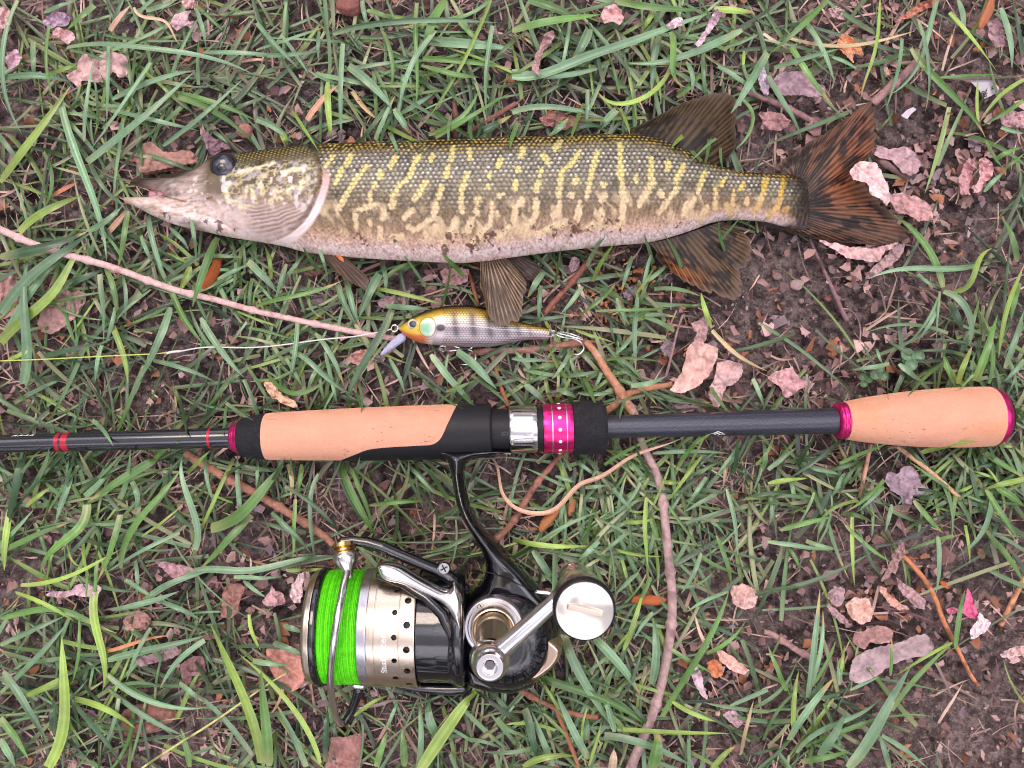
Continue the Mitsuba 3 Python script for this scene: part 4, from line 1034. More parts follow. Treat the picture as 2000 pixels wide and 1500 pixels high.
def blade_path(px, zb, arch, n, g, lift=True, ztop=None):
    q = spline(px, n)
    s = np.linspace(0, 1, n)
    e = g.uniform(0, 6.28, 4); k = g.uniform(2, 7, 4)
    q = q + np.stack([np.sin(s * k[0] + e[0]) + .5 * np.sin(s * 2 * k[1] + e[1]), np.sin(s * k[2] + e[2]) + .5 * np.sin(s * 2 * k[3] + e[3])], -1) * .55
    z = zb + arch * np.sin(np.pi * (.12 + .80 * s)) ** 1.0
    if ztop is not None:
        z = np.interp(s, np.linspace(0, 1, len(ztop)), ztop)
    else:
        z = np.minimum(z, ceiling(q[:, 0], q[:, 1]))
        z = np.convolve(np.r_[z[0], z, z[-1]], [.25, .5, .25], 'valid')
        z = np.minimum(z, ceiling(q[:, 0], q[:, 1]) + .001)
    return W(q[:, 0], q[:, 1], z)


TRACED = '''130,92 175,86 275,92 375,105 500,148 12b|337,187 425,222 500,285 12g|342,182 425,202 500,235 12g|170,317 275,232 383,138 14b|318,285 400,222 480,150 10b|0,355 62,270 138,168 20y|118,192 142,280 180,380 207,510 16b|35,0 5,110 15,200 42,262 10b
212,85 210,160 208,240 8b|295,122 250,190 175,295 9b|97,50 93,140 105,195 7g|165,275 172,175 185,110 8b|217,215 320,238 390,256 10b|0,155 50,148 140,160 14b|397,102 500,105 560,112 10b|185,10 130,60 12g|285,20 345,0 10b|383,15 402,95 9b|220,195 290,160 385,138 11b|85,25 150,0 10b
500,45 545,95 583,135 10b|550,70 602,145 8b|624,60 622,120 8b|500,107 565,106 628,100 9b|500,100 637,52 9b|640,160 640,205 648,278 14y|670,85 665,175 667,278 10b|680,128 725,165 765,210 18b|745,55 762,100 760,190 9g|815,5 813,100 815,150 810,225 9g|870,0 838,60 825,110 18g|852,60 800,135 780,218 12b
960,0 912,105 828,243 8y|838,80 912,86 1000,94 20b|825,115 925,122 1000,135 12g|822,128 875,143 937,150 14g|962,50 950,150 950,235 10b|895,40 922,70 962,105 10g|717,20 777,37 14g|650,65 710,50 800,40 975,45 12b|733,272 750,230 772,188 10b|782,222 820,200 850,180 10b|770,212 800,262 14b
837,262 900,230 937,170 10g|850,267 912,232 1000,180 12g|910,272 955,250 1000,225 18d|548,258 562,285 14y|500,232 550,258 572,278 14b|708,0 722,60 10b|1000,60 1075,42 1175,28 20g|1032,0 1087,18 1132,40 18g|1000,150 1075,140 1137,115 1225,85 1300,57 1395,22 20b|1000,138 1065,147 1200,122 13b
1450,58 1375,95 1300,120 1227,122 16b|1312,125 1250,195 1195,200 1167,178 14y|1280,15 1255,60 12y|1287,70 1277,125 1272,180 14b|1312,62 1315,107 1317,150 1342,172 14g|1340,120 1352,147 1350,185 10b|1322,190 1355,160 1375,140 14g|1150,55 1140,85 1115,120 20b|1077,18 1062,75 6g|1115,30 1100,122 1085,175 8b
1000,220 1050,208 1112,213 1185,232 12b|1147,175 1145,260 9b|1072,265 1112,228 14b|1205,215 1162,262 16b|1095,267 1150,245 1185,250 12d|1402,130 1445,155 1480,185 12b|1395,15 1475,25 14y|1453,100 1450,142 8y|1390,50 1445,62 7d|1200,0 1312,18 1375,20 14g|1615,0 1562,55 1500,107 12g
1500,147 1525,192 1550,232 1566,272 12b|1545,92 1587,155 1630,210 12g|1575,45 1605,95 1630,162 12b|1537,75 1600,88 1675,88 1750,72 1790,60 10o|1720,0 1717,50 1707,105 1690,155 1680,198 8y|1762,75 1747,162 1732,210 11b|1795,40 1812,105 1807,220 8b|1830,0 1807,92 1775,155 1735,185 10b
1780,95 1825,150 1887,212 1925,270 13g|1830,152 1950,145 7g|1855,25 1900,78 1950,142 9y|1872,0 1885,68 12b|1955,15 1972,75 1977,135 12b|2000,155 1937,205 1912,240 9y|2000,197 1962,220 1917,245 10g|1912,238 1908,195 1910,150 7y|1512,132 1587,110 1640,95 10b|1625,112 1675,135 9b|1925,275 1957,325 9g
1960,330 2000,300 8g|1942,312 2000,287 10g|1922,375 1962,335 10b|1955,250 2000,260 8b|1842,562 1812,485 1775,442 1737,415 15g|1910,518 1850,525 1775,525 1697,545 12b|1862,570 1897,550 1912,510 1937,485 14y|1842,570 1885,598 1897,625 1892,675 14b|1855,588 1882,645 18d|1832,582 1812,625 1770,672 9b
1835,590 1792,667 8b|1835,570 1830,670 6b|1987,512 1975,457 1957,425 12g|1995,530 1970,595 1950,700 12y|1990,550 1975,625 18g|1905,745 1925,687 1950,612 16g|1962,720 2000,607 12b|1930,750 1935,662 1912,607 12g|1870,750 1900,675 12y|1865,750 1842,687 12g|1755,710 1805,747 12b|1737,710 1662,722 10b
1715,725 1680,670 6d|1712,682 1725,710 7b|2000,702 1962,745 10b|1792,535 1832,565 8b|0,612 87,518 140,480 180,452 20b|0,670 62,610 112,560 150,495 172,472 20y|10,655 42,600 100,525 125,505 18b|37,455 75,420 125,395 160,382 16y|0,502 87,482 175,450 22d|45,750 52,650 47,570 57,500 20b|125,555 200,527 14d
205,525 225,575 225,625 12g|195,535 202,625 202,675 12b|240,537 243,625 9b|225,600 207,670 10b|330,550 350,605 400,675 12g|290,420 325,550 11b|275,460 300,515 9b|250,412 240,475 230,525 12g|332,600 300,687 268,748 18b|220,637 242,700 250,748 12y|200,675 185,748 10b|87,697 150,680 195,670 12d|15,702 75,670 9y
425,465 390,550 375,600 16g|372,520 352,570 14y|375,427 382,505 7b|392,620 425,675 475,737 14b|332,445 370,490 9b|300,705 375,725 420,747 10b|295,565 220,635 7b|175,450 200,437 250,387 12b|460,512 457,560 7b|425,545 487,515 10b|45,890 25,980 5,1055 22d|135,890 130,935 9b|320,887 240,935 172,980 18g
170,985 140,1045 96,1083 82,1135 20g|165,970 220,918 14b|140,930 120,985 108,1023 12b|235,1110 255,1040 310,970 355,910 16g|380,1075 386,1040 362,955 357,885 14b|258,940 268,978 262,1000 12b|0,1078 60,1050 136,1020 12g|235,1005 220,1065 190,1135 14g|350,1040 290,1070 200,1123 8b|40,1143 120,1130 168,1110 240,1070 9y
132,1065 140,1095 170,1112 6y|278,1047 358,983 6y|170,1110 168,1175 6g|190,1095 186,1175 8g|280,1175 340,1137 400,1118 14b|244,1133 310,1175 9b|264,1095 268,1162 9b|20,995 8,1115 14y|50,990 98,951 10y|0,1208 58,1194 105,1190 163,1208 228,1236 14g|0,1260 58,1232 126,1204 12b|30,1157 93,1183 145,1213 10y
187,1150 189,1232 203,1290 200,1348 18y|210,1290 268,1274 350,1255 400,1241 15b|217,1192 280,1178 350,1155 14b|301,1169 392,1211 12b|294,1227 247,1330 9b|400,1250 350,1290 312,1346 12b|205,1313 257,1353 327,1379 400,1381 12b|233,1365 207,1453 9b|210,1344 280,1397 362,1437 12b|147,1365 222,1393 264,1423 16y
0,1355 58,1299 133,1215 13b|131,1323 93,1341 30,1367 14y|7,1311 47,1372 93,1449 14b|93,1500 126,1395 126,1337 121,1243 24y|105,1430 103,1360 20d|0,1402 42,1460 56,1484 14g|149,1379 198,1435 240,1498 16d|155,1208 152,1290 140,1337 9g|371,1498 352,1423 12g|350,1334 400,1372 10b|0,1444 30,1498 16b
510,1490 482,1379 446,1296 410,1216 22y|526,1497 515,1379 509,1302 22g|493,1475 419,1387 350,1335 12b|597,1497 570,1434 531,1360 14b|625,1491 597,1420 542,1346 465,1277 11y|487,1200 493,1233 509,1271 10y|553,1222 592,1236 12b|534,1255 606,1288 12b|493,1291 562,1298 12b|820,1505 858,1445 900,1385 946,1336 27y
817,1497 823,1434 817,1362 13b|861,1447 842,1415 840,1362 20b|790,1497 787,1423 16g|735,1497 757,1428 14g|757,1420 779,1365 8b|691,1398 762,1357 8y|636,1489 641,1365 14d|1102,1242 1125,1300 1175,1387 1195,1420 20b|1160,1245 1212,1300 1252,1362 20b|1000,1302 1075,1330 1150,1355 1225,1390 1262,1417 18g
1217,1270 1240,1212 1257,1150 11y|1292,1400 1350,1305 1400,1217 1425,1150 18g|1272,1337 1282,1262 1275,1205 18b|1200,1430 1175,1355 14b|1150,1482 1112,1412 1085,1350 16b|1205,1425 1300,1430 1425,1432 12y|1180,1437 1250,1450 1300,1470 1350,1495 16b|1275,1500 1285,1430 26g|1025,1385 1042,1450 1050,1482 18d
1080,1497 1060,1445 1037,1387 14b|1022,1497 1075,1477 1125,1477 14y|1380,1277 1425,1250 1457,1212 9g|1312,1370 1375,1402 1400,1410 10y|1312,1270 1350,1292 1390,1315 9g|1500,1347 1462,1362 1410,1387 10b|1447,1475 1457,1425 1472,1367 10o|1275,1195 1235,1250 8b|1150,1495 1175,1410 8y|1390,1500 1437,1457 12y
1145,1445 1147,1400 14b|1577,1362 1592,1250 1602,1150 13b|1585,1337 1605,1250 1607,1192 10b|1587,1340 1632,1250 9g|1550,1432 1550,1375 1560,1310 10y|1542,1445 1587,1375 1632,1322 16b|1582,1367 1615,1322 12d|1555,1470 1575,1445 1660,1402 1722,1360 16b|1575,1460 1650,1427 1730,1397 13g|1600,1475 1635,1425 1655,1387 20b
1655,1500 1707,1430 1737,1375 1780,1300 22b|1740,1387 1812,1300 1865,1252 11g|1862,1255 1820,1275 1750,1320 9y|1867,1267 1872,1212 1885,1150 11g|1740,1320 1742,1250 8g|1640,1337 1635,1285 10b|1642,1325 1650,1262 8y|1660,1347 1717,1322 9b|1737,1500 1715,1430 12b|1722,1437 1775,1470 1812,1500 10b|1735,1400 1822,1400 6g
1537,1350 1520,1312 1500,1260 10g|1565,1487 1660,1465 13g|1500,917 1555,875 10b|1642,862 1582,907 1525,945 9d|1500,945 1537,937 1575,935 9y|1650,925 1625,970 13b|1582,912 1640,927 11b|1727,937 1650,1000 10g|1727,950 1670,1002 10b|1525,1035 1575,1020 1627,1010 12g|1650,1025 1690,1062 1742,1100 9g|1665,1010 1665,1075 1670,1145 8y
1677,1032 1712,1112 1740,1145 7d|1500,1057 1562,1067 1622,1075 10b|1540,1070 1565,1117 8g|1785,977 1842,1042 12g|1742,985 1730,1040 11b|1832,1047 1835,1100 1827,1162 10b|1862,1047 1767,1077 8g|1935,960 1935,1000 1900,1065 1870,1087 14b|1925,957 1962,1012 1992,1057 12g|1925,1035 1962,1080 2000,1137 14g|1915,880 2000,932 12g
1945,950 2000,990 16g|2000,935 1922,955 12y|1885,1025 1895,1100 10y|1510,970 1500,1030 10b|1057,1055 1120,1020 1175,997 8b|1002,1055 1062,1065 1150,1067 11y|1040,1075 1062,1105 1087,1155 16b|1122,897 1162,932 9b|1142,952 1190,947 8b|1085,930 1125,942 8b|1197,952 1237,1000 9b|1250,942 1237,967 1175,1017 8b
1262,972 1260,1047 1267,1110 10y|1270,1007 1287,1060 12g|1217,1020 1282,1012 9y|1200,1072 1295,1087 8y|1170,1057 1125,1100 11b|1225,1040 1170,1085 9b|1270,1127 1237,1197 10g|1247,1117 1202,1162 12b|1422,1155 1340,1195 9b|1370,1080 1330,1160 10b|1400,1047 1430,1147 10g|1420,955 1440,1087 9b|1400,965 1335,1000 9b
1330,1025 1420,992 9b|1305,985 1332,1025 1375,1080 7g|1380,932 1340,990 9b|1370,890 1332,942 1300,982 8y|1275,885 1362,882 1425,885 9b|1292,940 1332,942 9y|1417,900 1412,955 8o|1447,862 1387,942 8b|465,890 465,942 477,1035 11b|402,890 410,960 427,1000 7b|457,895 425,962 365,1100 8y|502,900 500,955 8b
412,1032 462,1010 510,960 557,907 24g|490,1005 450,1050 390,1112 16g|562,907 570,955 567,975 9o|590,907 580,962 10g|622,925 605,985 612,1067 617,1105 9b|577,975 572,1095 9g|530,1000 575,1045 607,1080 11b|557,950 625,997 665,1045 9d|667,907 687,965 712,1010 735,1052 16g|680,907 707,965 730,1030 10g|720,987 775,980 830,980 11g
797,907 850,965 8b|350,1130 400,1112 475,1115 575,1095 650,1087 15b|457,1127 550,1127 9b|475,1135 520,1167 9b|560,1115 645,1112 9y|485,510 540,572 16b|560,515 537,592 11b|500,597 567,580 642,560 670,547 11g|605,547 610,605 632,622 7g|660,555 675,600 695,632 12b|677,547 687,592 705,642 12b|742,535 717,580 702,620 18b
745,507 755,575 11b|757,537 817,512 867,510 937,527 9g|730,562 792,575 865,595 9y|755,597 842,605 12b|765,605 735,667 705,717 675,797 16d|615,650 650,700 672,755 11b|635,687 650,755 662,797 9b|567,685 592,697 642,740 692,770 12b|522,730 567,767 640,740 12g|580,630 577,680 562,752 10b|760,700 792,772 9b|842,692 880,742 930,792 15b
892,687 930,717 970,760 18b|870,765 937,740 8g|875,692 875,757 6b|1235,500 1215,570 10b|1272,497 1255,570 10b|1305,517 1250,560 10b|1200,555 1125,620 9g|1137,560 1095,615 10b|1060,532 1030,582 14b|1057,557 1052,635 10b|1020,630 1120,617 8b|1245,580 1240,670 1242,725 11b|1205,582 1230,637 10b|1162,607 1262,605 1315,600 8g
1235,655 1190,702 9b|1185,702 1295,707 6g|1232,755 1302,735 11b|1130,767 1200,767 9b|1390,642 1370,572 13y|1390,645 1450,700 1500,725 9o|1025,752 1070,787 14b|1087,760 1125,777 12b|1125,645 1200,670 6y|1000,700 1075,705 9b|1470,740 1492,800 9b|1175,727 1160,765 8b|1112,690 1077,742 9b'''
grass = Blades()
g = np.random.default_rng(5)
for item in TRACED.replace('\n', '|').split('|'):
    if not item.strip():
        continue
    w_ = item.split(); m_ = w_[-1]
    pts = [tuple(map(float, q.split(','))) for q in w_[:-1]]
    width, code = float(m_[:-1]), m_[-1]
    L = sum(math.dist(a, b) for a, b in zip(pts, pts[1:]))
    zb = g.uniform(.0065, .0110); arch = g.uniform(.004, .008) * min(1.3, .5 + L / 160)
    col = np.array(GREEN[code]) * g.uniform(.9, 1.1)
    if len(pts) == 2:
        a, b = np.array(pts); nrm = np.array([-(b - a)[1], (b - a)[0]]) * g.uniform(-.05, .05)
        pts = [tuple(a), tuple((a + b) / 2 + nrm), tuple(b)]
    p = blade_path(pts, zb, arch, max(8, int(L / 9)), g)
    if code == 't':
        continue
    grass.add(p, width * .92 * float(kz(.009)), col, fold=g.choice([.15, .3, .5, -.2]), tipcol=(176, 158, 104) if g.random() < .22 else None, g=g, both=g.random() < .5)
# blades lying over the fins' edges
for pts, w_, code, zt in (([(1500, 102), (1457, 175), (1428, 222)], 16, 'b', [.012, .019, .0165]), ([(374, 424), (379, 462), (384, 508)], 8, 'b', [.025, .022, .010]), ([(1800, 884), (1850, 869), (1908, 862)], 11, 'y', [.012, .024, .033]), ([(1640, 905), (1700, 880), (1730, 868)], 8, 'g', [.010, .016, .022]), ([(1330, 900), (1372, 856), (1392, 846)], 9, 'g', [.010, .022, .026]), ([(1180, 908), (1240, 872), (1290, 852)], 7, 'g', [.010, .019, .024]), ([(690, 500), (702, 478), (720, 440)], 0.1, 'g', [.012, .02, .03]), ([(540, 920), (552, 900), (560, 884)], 8, 'b', [.010, .018, .026]), ([(300, 900), (330, 872), (352, 862)], 9, 'g', [.010, .020, .024]), ([(180, 820), (206, 846), (222, 870)], 9, 'b', [.010, .022, .026]), ([(620, 480), (632, 512), (640, 548)], 7, 'b', [.024, .023, .010]), ([(905, 540), (880, 512), (862, 494)], 9, 'g', [.010, .022, .030]), ([(1146, 520), (1160, 492), (1182, 462)], 8, 'b', [.010, .022, .032]), ([(760, 258), (772, 282), (778, 300)], 8, 'b', [.010, .030, .038]), ([(1012, 240), (1000, 270), (996, 292)], 9, 'g', [.010, .030, .038]), ([(1452, 195), (1470, 232), (1462, 262), (1437, 292)], 7, 'g', [.012, .015, .016, .0155])):
    grass.add(blade_path(pts, 0, 0, 22, g, ztop=zt), w_ * float(kz(.013)), GREEN[code], g=g)


def bare(x, y):
    """1 where the photograph shows open soil, 0 in full grass"""
    b = 0
    for cx, cy, rx, ry, a in ((1590, 590, 250, 140, 1), (1480, 690, 130, 100, .9), (1400, 530, 110, 80, .8), (1700, 470, 150, 80, .9), (1880, 1390, 230, 190, 1), (1620, 1110, 200, 110, .8), (1900, 1180, 140, 120, .95), (1500, 1080, 60, 90, .6), (1760, 270, 170, 110, .9), (1900, 380, 130, 110, .8), (1650, 190, 110, 60, .6), (1960, 70, 60, 90, .5), (1270, 560, 110, 70, .6), (1330, 680, 60, 70, .6),
                              (770, 690, 60, 60, .6), (700, 1000, 110, 70, .45), (480, 970, 60, 60, .4), (330, 1450, 90, 60, .6), (590, 1380, 60, 60, .4), (860, 550, 90, 40, .8), (560, 1170, 60, 50, .6), (1420, 1330, 80, 90, .6), (1530, 1220, 90, 120, .8)):
        b = np.maximum(b, a * np.exp(-(((x - cx) / rx) ** 2 + ((y - cy) / ry) ** 2) ** 1.3))
    return b


# the small grass between them: tufts and single blades
def scatter(n, lo, hi, wlo, whi, zb, arch, palette, seg, thr, bl, g, clump=6):
    made = 0
    while made < n:
        cx, cy = g.uniform(-160, 2160), g.uniform(-130, 1630)
        if g.random() < bare(cx, cy) * thr:
            continue
        a0 = g.uniform(0, 2 * np.pi)
        for _ in range(g.integers(1, clump)):
            a = a0 + g.normal(0, .9); L = g.uniform(lo, hi); bend = g.normal(0, .10)
            x0, y0 = cx + g.normal(0, 16), cy + g.normal(0, 16)
            q = np.array([(x0, y0), (x0 + math.cos(a) * L * .5, y0 + math.sin(a) * L * .5), (x0 + math.cos(a + bend) * L, y0 + math.sin(a + bend) * L)])
            if g.random() < max(bare(*q[1]), bare(*q[2])) * thr:
                made += .3
                continue
            col = np.array(palette[g.integers(len(palette))]) * g.uniform(.62, 1.1)
            bl.add(blade_path(q, g.uniform(*zb), g.uniform(*arch), seg, g), g.uniform(wlo, whi) * PX, col, fold=g.choice([.2, .4, -.2]), cols=3, g=g, tipcol=(176, 158, 104) if g.random() < .15 else None)
            made += 1


PAL = [(82, 114, 70), (76, 106, 54), (104, 134, 94), (54, 80, 48), (116, 142, 70), (90, 120, 76), (132, 138, 100), (100, 130, 88)]  # darker greens, so the low layer puts shade into the gaps
scatter(1650, 90, 270, 3.5, 10.5, (.001, .005), (.002, .006), PAL, 8, .95, grass, g, 4)
scatter(700, 40, 120, 3, 6, (.0005, .004), (.002, .006), PAL, 6, .95, grass, g, 9)
# the dense short tufts right of the reel, at the right edge and along the lower edge
for cx, cy, sx, sy, n, lo, hi in ((1230, 1010, 150, 110, 320, 45, 105), (1120, 720, 110, 50, 120, 40, 90), (1930, 830, 70, 70, 110, 50, 130), (1900, 700, 60, 60, 60, 60, 140), (1880, 960, 90, 50, 110, 40, 90), (1580, 960, 110, 60, 90, 40, 90), (1180, 1330, 120, 110, 150, 50, 110), (1560, 1420, 70, 60, 60, 60, 120), (120, 1000, 140, 110, 120, 70, 150), (100, 560, 110, 110, 90, 80, 170), (430, 540, 130, 50, 110, 50, 110),
                                  (150, 1330, 140, 120, 110, 70, 160), (760, 120, 220, 90, 150, 60, 150), (1250, 90, 180, 70, 110, 60, 150), (250, 180, 200, 110, 130, 60, 150), (560, 690, 120, 60, 100, 50, 110), (1050, 1440, 160, 50, 90, 60, 130), (1240, 600, 60, 60, 40, 40, 90)):
    for _ in range(int(n * .5)):
        a = g.uniform(0, 2 * np.pi); L = g.uniform(lo, hi) * 1.25; x0, y0 = g.normal(cx, sx * .6), g.normal(cy, sy * .6)
        bend = g.normal(0, .13)
        q = np.array([(x0, y0), (x0 + math.cos(a) * L * .5, y0 + math.sin(a) * L * .5), (x0 + math.cos(a + bend) * L, y0 + math.sin(a + bend) * L)])
        col = np.array(PAL[g.integers(8)]) * g.uniform(.85, 1.18)
        grass.add(blade_path(q, g.uniform(.002, .006), g.uniform(.003, .008), 9, g), g.uniform(4.5, 9.5) * PX, col, fold=g.choice([.2, .4]), cols=3, g=g, tipcol=(170, 170, 100) if g.random() < .2 else None)
# blades pushed aside, their tips lying over the edges of the fish and the rod
for sh, zt, n_ in ((SH[0], .0315, 26), (SH[1], .0262, 34)):
    ring_ = sh.exterior
    for _ in range(n_):
        t0 = g.uniform(0, ring_.length); e = np.array(ring_.interpolate(t0).coords[0]); e2 = np.array(ring_.interpolate((t0 + 4) % ring_.length).coords[0])
        if e[0] < 480 and sh is SH[0] or 890 < e[0] < 1060 and e[1] > 850:
            continue
        tg_ = (e2 - e) / (np.linalg.norm(e2 - e) + 1e-9); nm_ = np.array([-tg_[1], tg_[0]])
        if shapely.contains_xy(sh, *(e + nm_ * 3)):
            nm_ = -nm_
        dirv = nm_ + tg_ * g.normal(0, .8); dirv /= np.linalg.norm(dirv)
        a_, b_, c_ = e + dirv * g.uniform(45, 95), e + dirv * g.uniform(14, 24) + tg_ * g.normal(0, 4), e - dirv * g.uniform(4, 15)
        grass.add(blade_path([tuple(a_), tuple(b_), tuple(c_)], 0, 0, 18, g, ztop=[.007, zt * .62, zt]), g.uniform(5, 9.5) * PX, np.array(PAL[g.integers(8)]) * g.uniform(.9, 1.15), fold=.3, cols=3, g=g)
# grass going on outside the frame
for _ in range(2600):
    x0, y0 = g.uniform(-1300, 3300), g.uniform(-1100, 2600)
    if -120 < x0 < 2120 and -100 < y0 < 1600:
        continue
    a_ = g.uniform(0, 6.28); L = g.uniform(80, 240); b_ = g.normal(0, .12)
    q = np.array([(x0, y0), (x0 + math.cos(a_) * L * .5, y0 + math.sin(a_) * L * .5), (x0 + math.cos(a_ + b_) * L, y0 + math.sin(a_ + b_) * L)])
    grass.add(blade_path(q, g.uniform(.001, .005), g.uniform(.003, .009), 6, g), g.uniform(5, 13) * PX, np.array(PAL[g.integers(8)]) * g.uniform(.7, 1.1), fold=.3, cols=3, g=g)
m_, c_ = grass.mesh()
scene['grass'] = mikit.ply(m_, 'm_blade', smooth=True, color=c_)
labels['grass'] = {'label': 'green grass blades lying in all directions over the soil', 'kind': 'stuff'}
# dry straw and fine roots
straw = Blades()
DRY = [(190, 152, 136), (170, 134, 116), (150, 118, 108), (206, 174, 156), (134, 104, 94), (182, 144, 138)]
scatter(5600, 14, 90, 1.3, 4.4, (.0002, .0035), (.001, .004), DRY, 5, .62, straw, g, 8)
scatter(260, 40, 130, 3, 8, (.001, .004), (.001, .004), DRY, 8, .5, straw, g, 3)
m_, c_ = straw.mesh()
scene['dry_grass'] = mikit.ply(m_, 'm_blade', smooth=True, color=c_)
labels['dry_grass'] = {'label': 'dry straw coloured grass threads and roots matted under the green blades', 'kind': 'stuff'}


# ------------------------------------------------------------------ fallen leaves
def leaf_mesh(poly, z, col, curl=.0025, seed=0, vein=None, step=None, mottle=.5, rough=5.0, tilt=(0, 0)):
    """a dead leaf: ragged outline in photo pixels, curled and creased, colours vary over it"""
    g = np.random.default_rng(seed + 100)
    p = np.asarray(poly, float)
    dense = smooth_poly(p, max(60, int(Polygon(p).length / 2.2)))
    # partly back to the corners, then ragged: lobes, bites and fine teeth
    tn = np.roll(dense, -1, 0) - np.roll(dense, 1, 0); nr = np.stack([-tn[:, 1], tn[:, 0]], -1) / (np.linalg.norm(tn, axis=1, keepdims=True) + 1e-9)
    am = (fbm2(dense[:, 0], dense[:, 1], 14, seed, 4) - .5) * 2.6 * rough + (fbm2(dense[:, 0], dense[:, 1], 5.0, seed + 2, 2) - .5) * 1.3 * rough
    q0 = []
    for a, b in zip(p, np.roll(p, -1, 0)):
        m = max(2, int(np.linalg.norm(b - a) / 2.2)); q0.append(a + (b - a) * np.linspace(0, 1, m, endpoint=False)[:, None])
    q0 = np.vstack(q0); dense = .35 * dense + .65 * q0[cKDTree(q0).query(dense)[1]]
    dense = dense + nr * am[:, None]
    size = np.sqrt(Polygon(p).buffer(0).area)
    pts, f, d, nb = fill(dense, step or max(2.0, size / 26))
    c = pts.mean(0); r = (pts - c) / (size * .6)
    zz = z + curl * ((fbm2(pts[:, 0], pts[:, 1], size * .5, seed) - .5) * 2.2 + .35 * (r ** 2).sum(1) * g.choice([-1, 1])) + .0006 * (fbm2(pts[:, 0], pts[:, 1], 8, seed + 1) - .5) * 2 + curl * 1.3 * (np.abs(fbm2(pts[:, 0], pts[:, 1], size * .34, seed + 8, 2) - .5) * 2)
    zz = zz + (tilt[0] * r[:, 0] + tilt[1] * r[:, 1]) * .004
    axis = np.linalg.svd(pts - c, full_matrices=False)[2][0] if vein is None else np.array([math.cos(vein), math.sin(vein)])
    u = (pts - c) @ axis; w = (pts - c) @ np.array([-axis[1], axis[0]])
    w = w + .08 * size * np.sin(u / size * 2)
    mid = np.exp(-(w / 1.6) ** 2)
    per = max(7.0, size * .16)
    sv = ((u - .75 * np.abs(w)) / per) % 1.0
    side = np.exp(-((np.minimum(sv, 1 - sv) * per) / 1.1) ** 2) * .6
    zz = zz - .0006 * mid - .0004 * side
    zz = np.minimum(zz, ceiling(pts[:, 0], pts[:, 1]) + .0005) if z < .02 else zz
    col = np.array(col) * .84 + np.array((214, 186, 172)) * .16
    col = np.minimum(col * 1.07, 240)
    k = lin(col)[None] * (1 + mottle * (fbm2(pts[:, 0], pts[:, 1], size * .22, seed + 3)[:, None] - .5) * 2.2) * (1 + .6 * (fbm2(pts[:, 0], pts[:, 1], 4.5, seed + 4)[:, None] - .5))
    dk = np.clip((fbm2(pts[:, 0], pts[:, 1], size * .18, seed + 6) - .62) * 9, 0, 1)[:, None] * .45
    k = k * (1 - dk) + lin((92, 66, 56)) * dk
    vn = np.clip(mid + side, 0, 1)[:, None] * .6
    k = k * (1 - vn) + lin(np.minimum(np.array(col) * 1.14, 240)) * vn
    V = np.vstack([W(pts[:, 0], pts[:, 1], zz), W(pts[:, 0], pts[:, 1], zz) - [0, 0, .00018]]); n = len(pts)
    i = np.arange(nb); j = (i + 1) % nb
    F = np.vstack([f[:, ::-1], f + n, np.stack([i, j, j + n], 1), np.stack([i, j + n, i + n], 1)])
    return (V, F), np.clip(np.vstack([k, k]), .004, .9)


def leaf(name, label, category, poly, z, col, group=None, **k):
    t = thing(name, label, category, group)
    m_, c_ = leaf_mesh(poly, z, col, seed=len(labels), **k)
    scene[t] = mikit.ply(m_, 'm_leaf', smooth=True, color=c_)
    return t


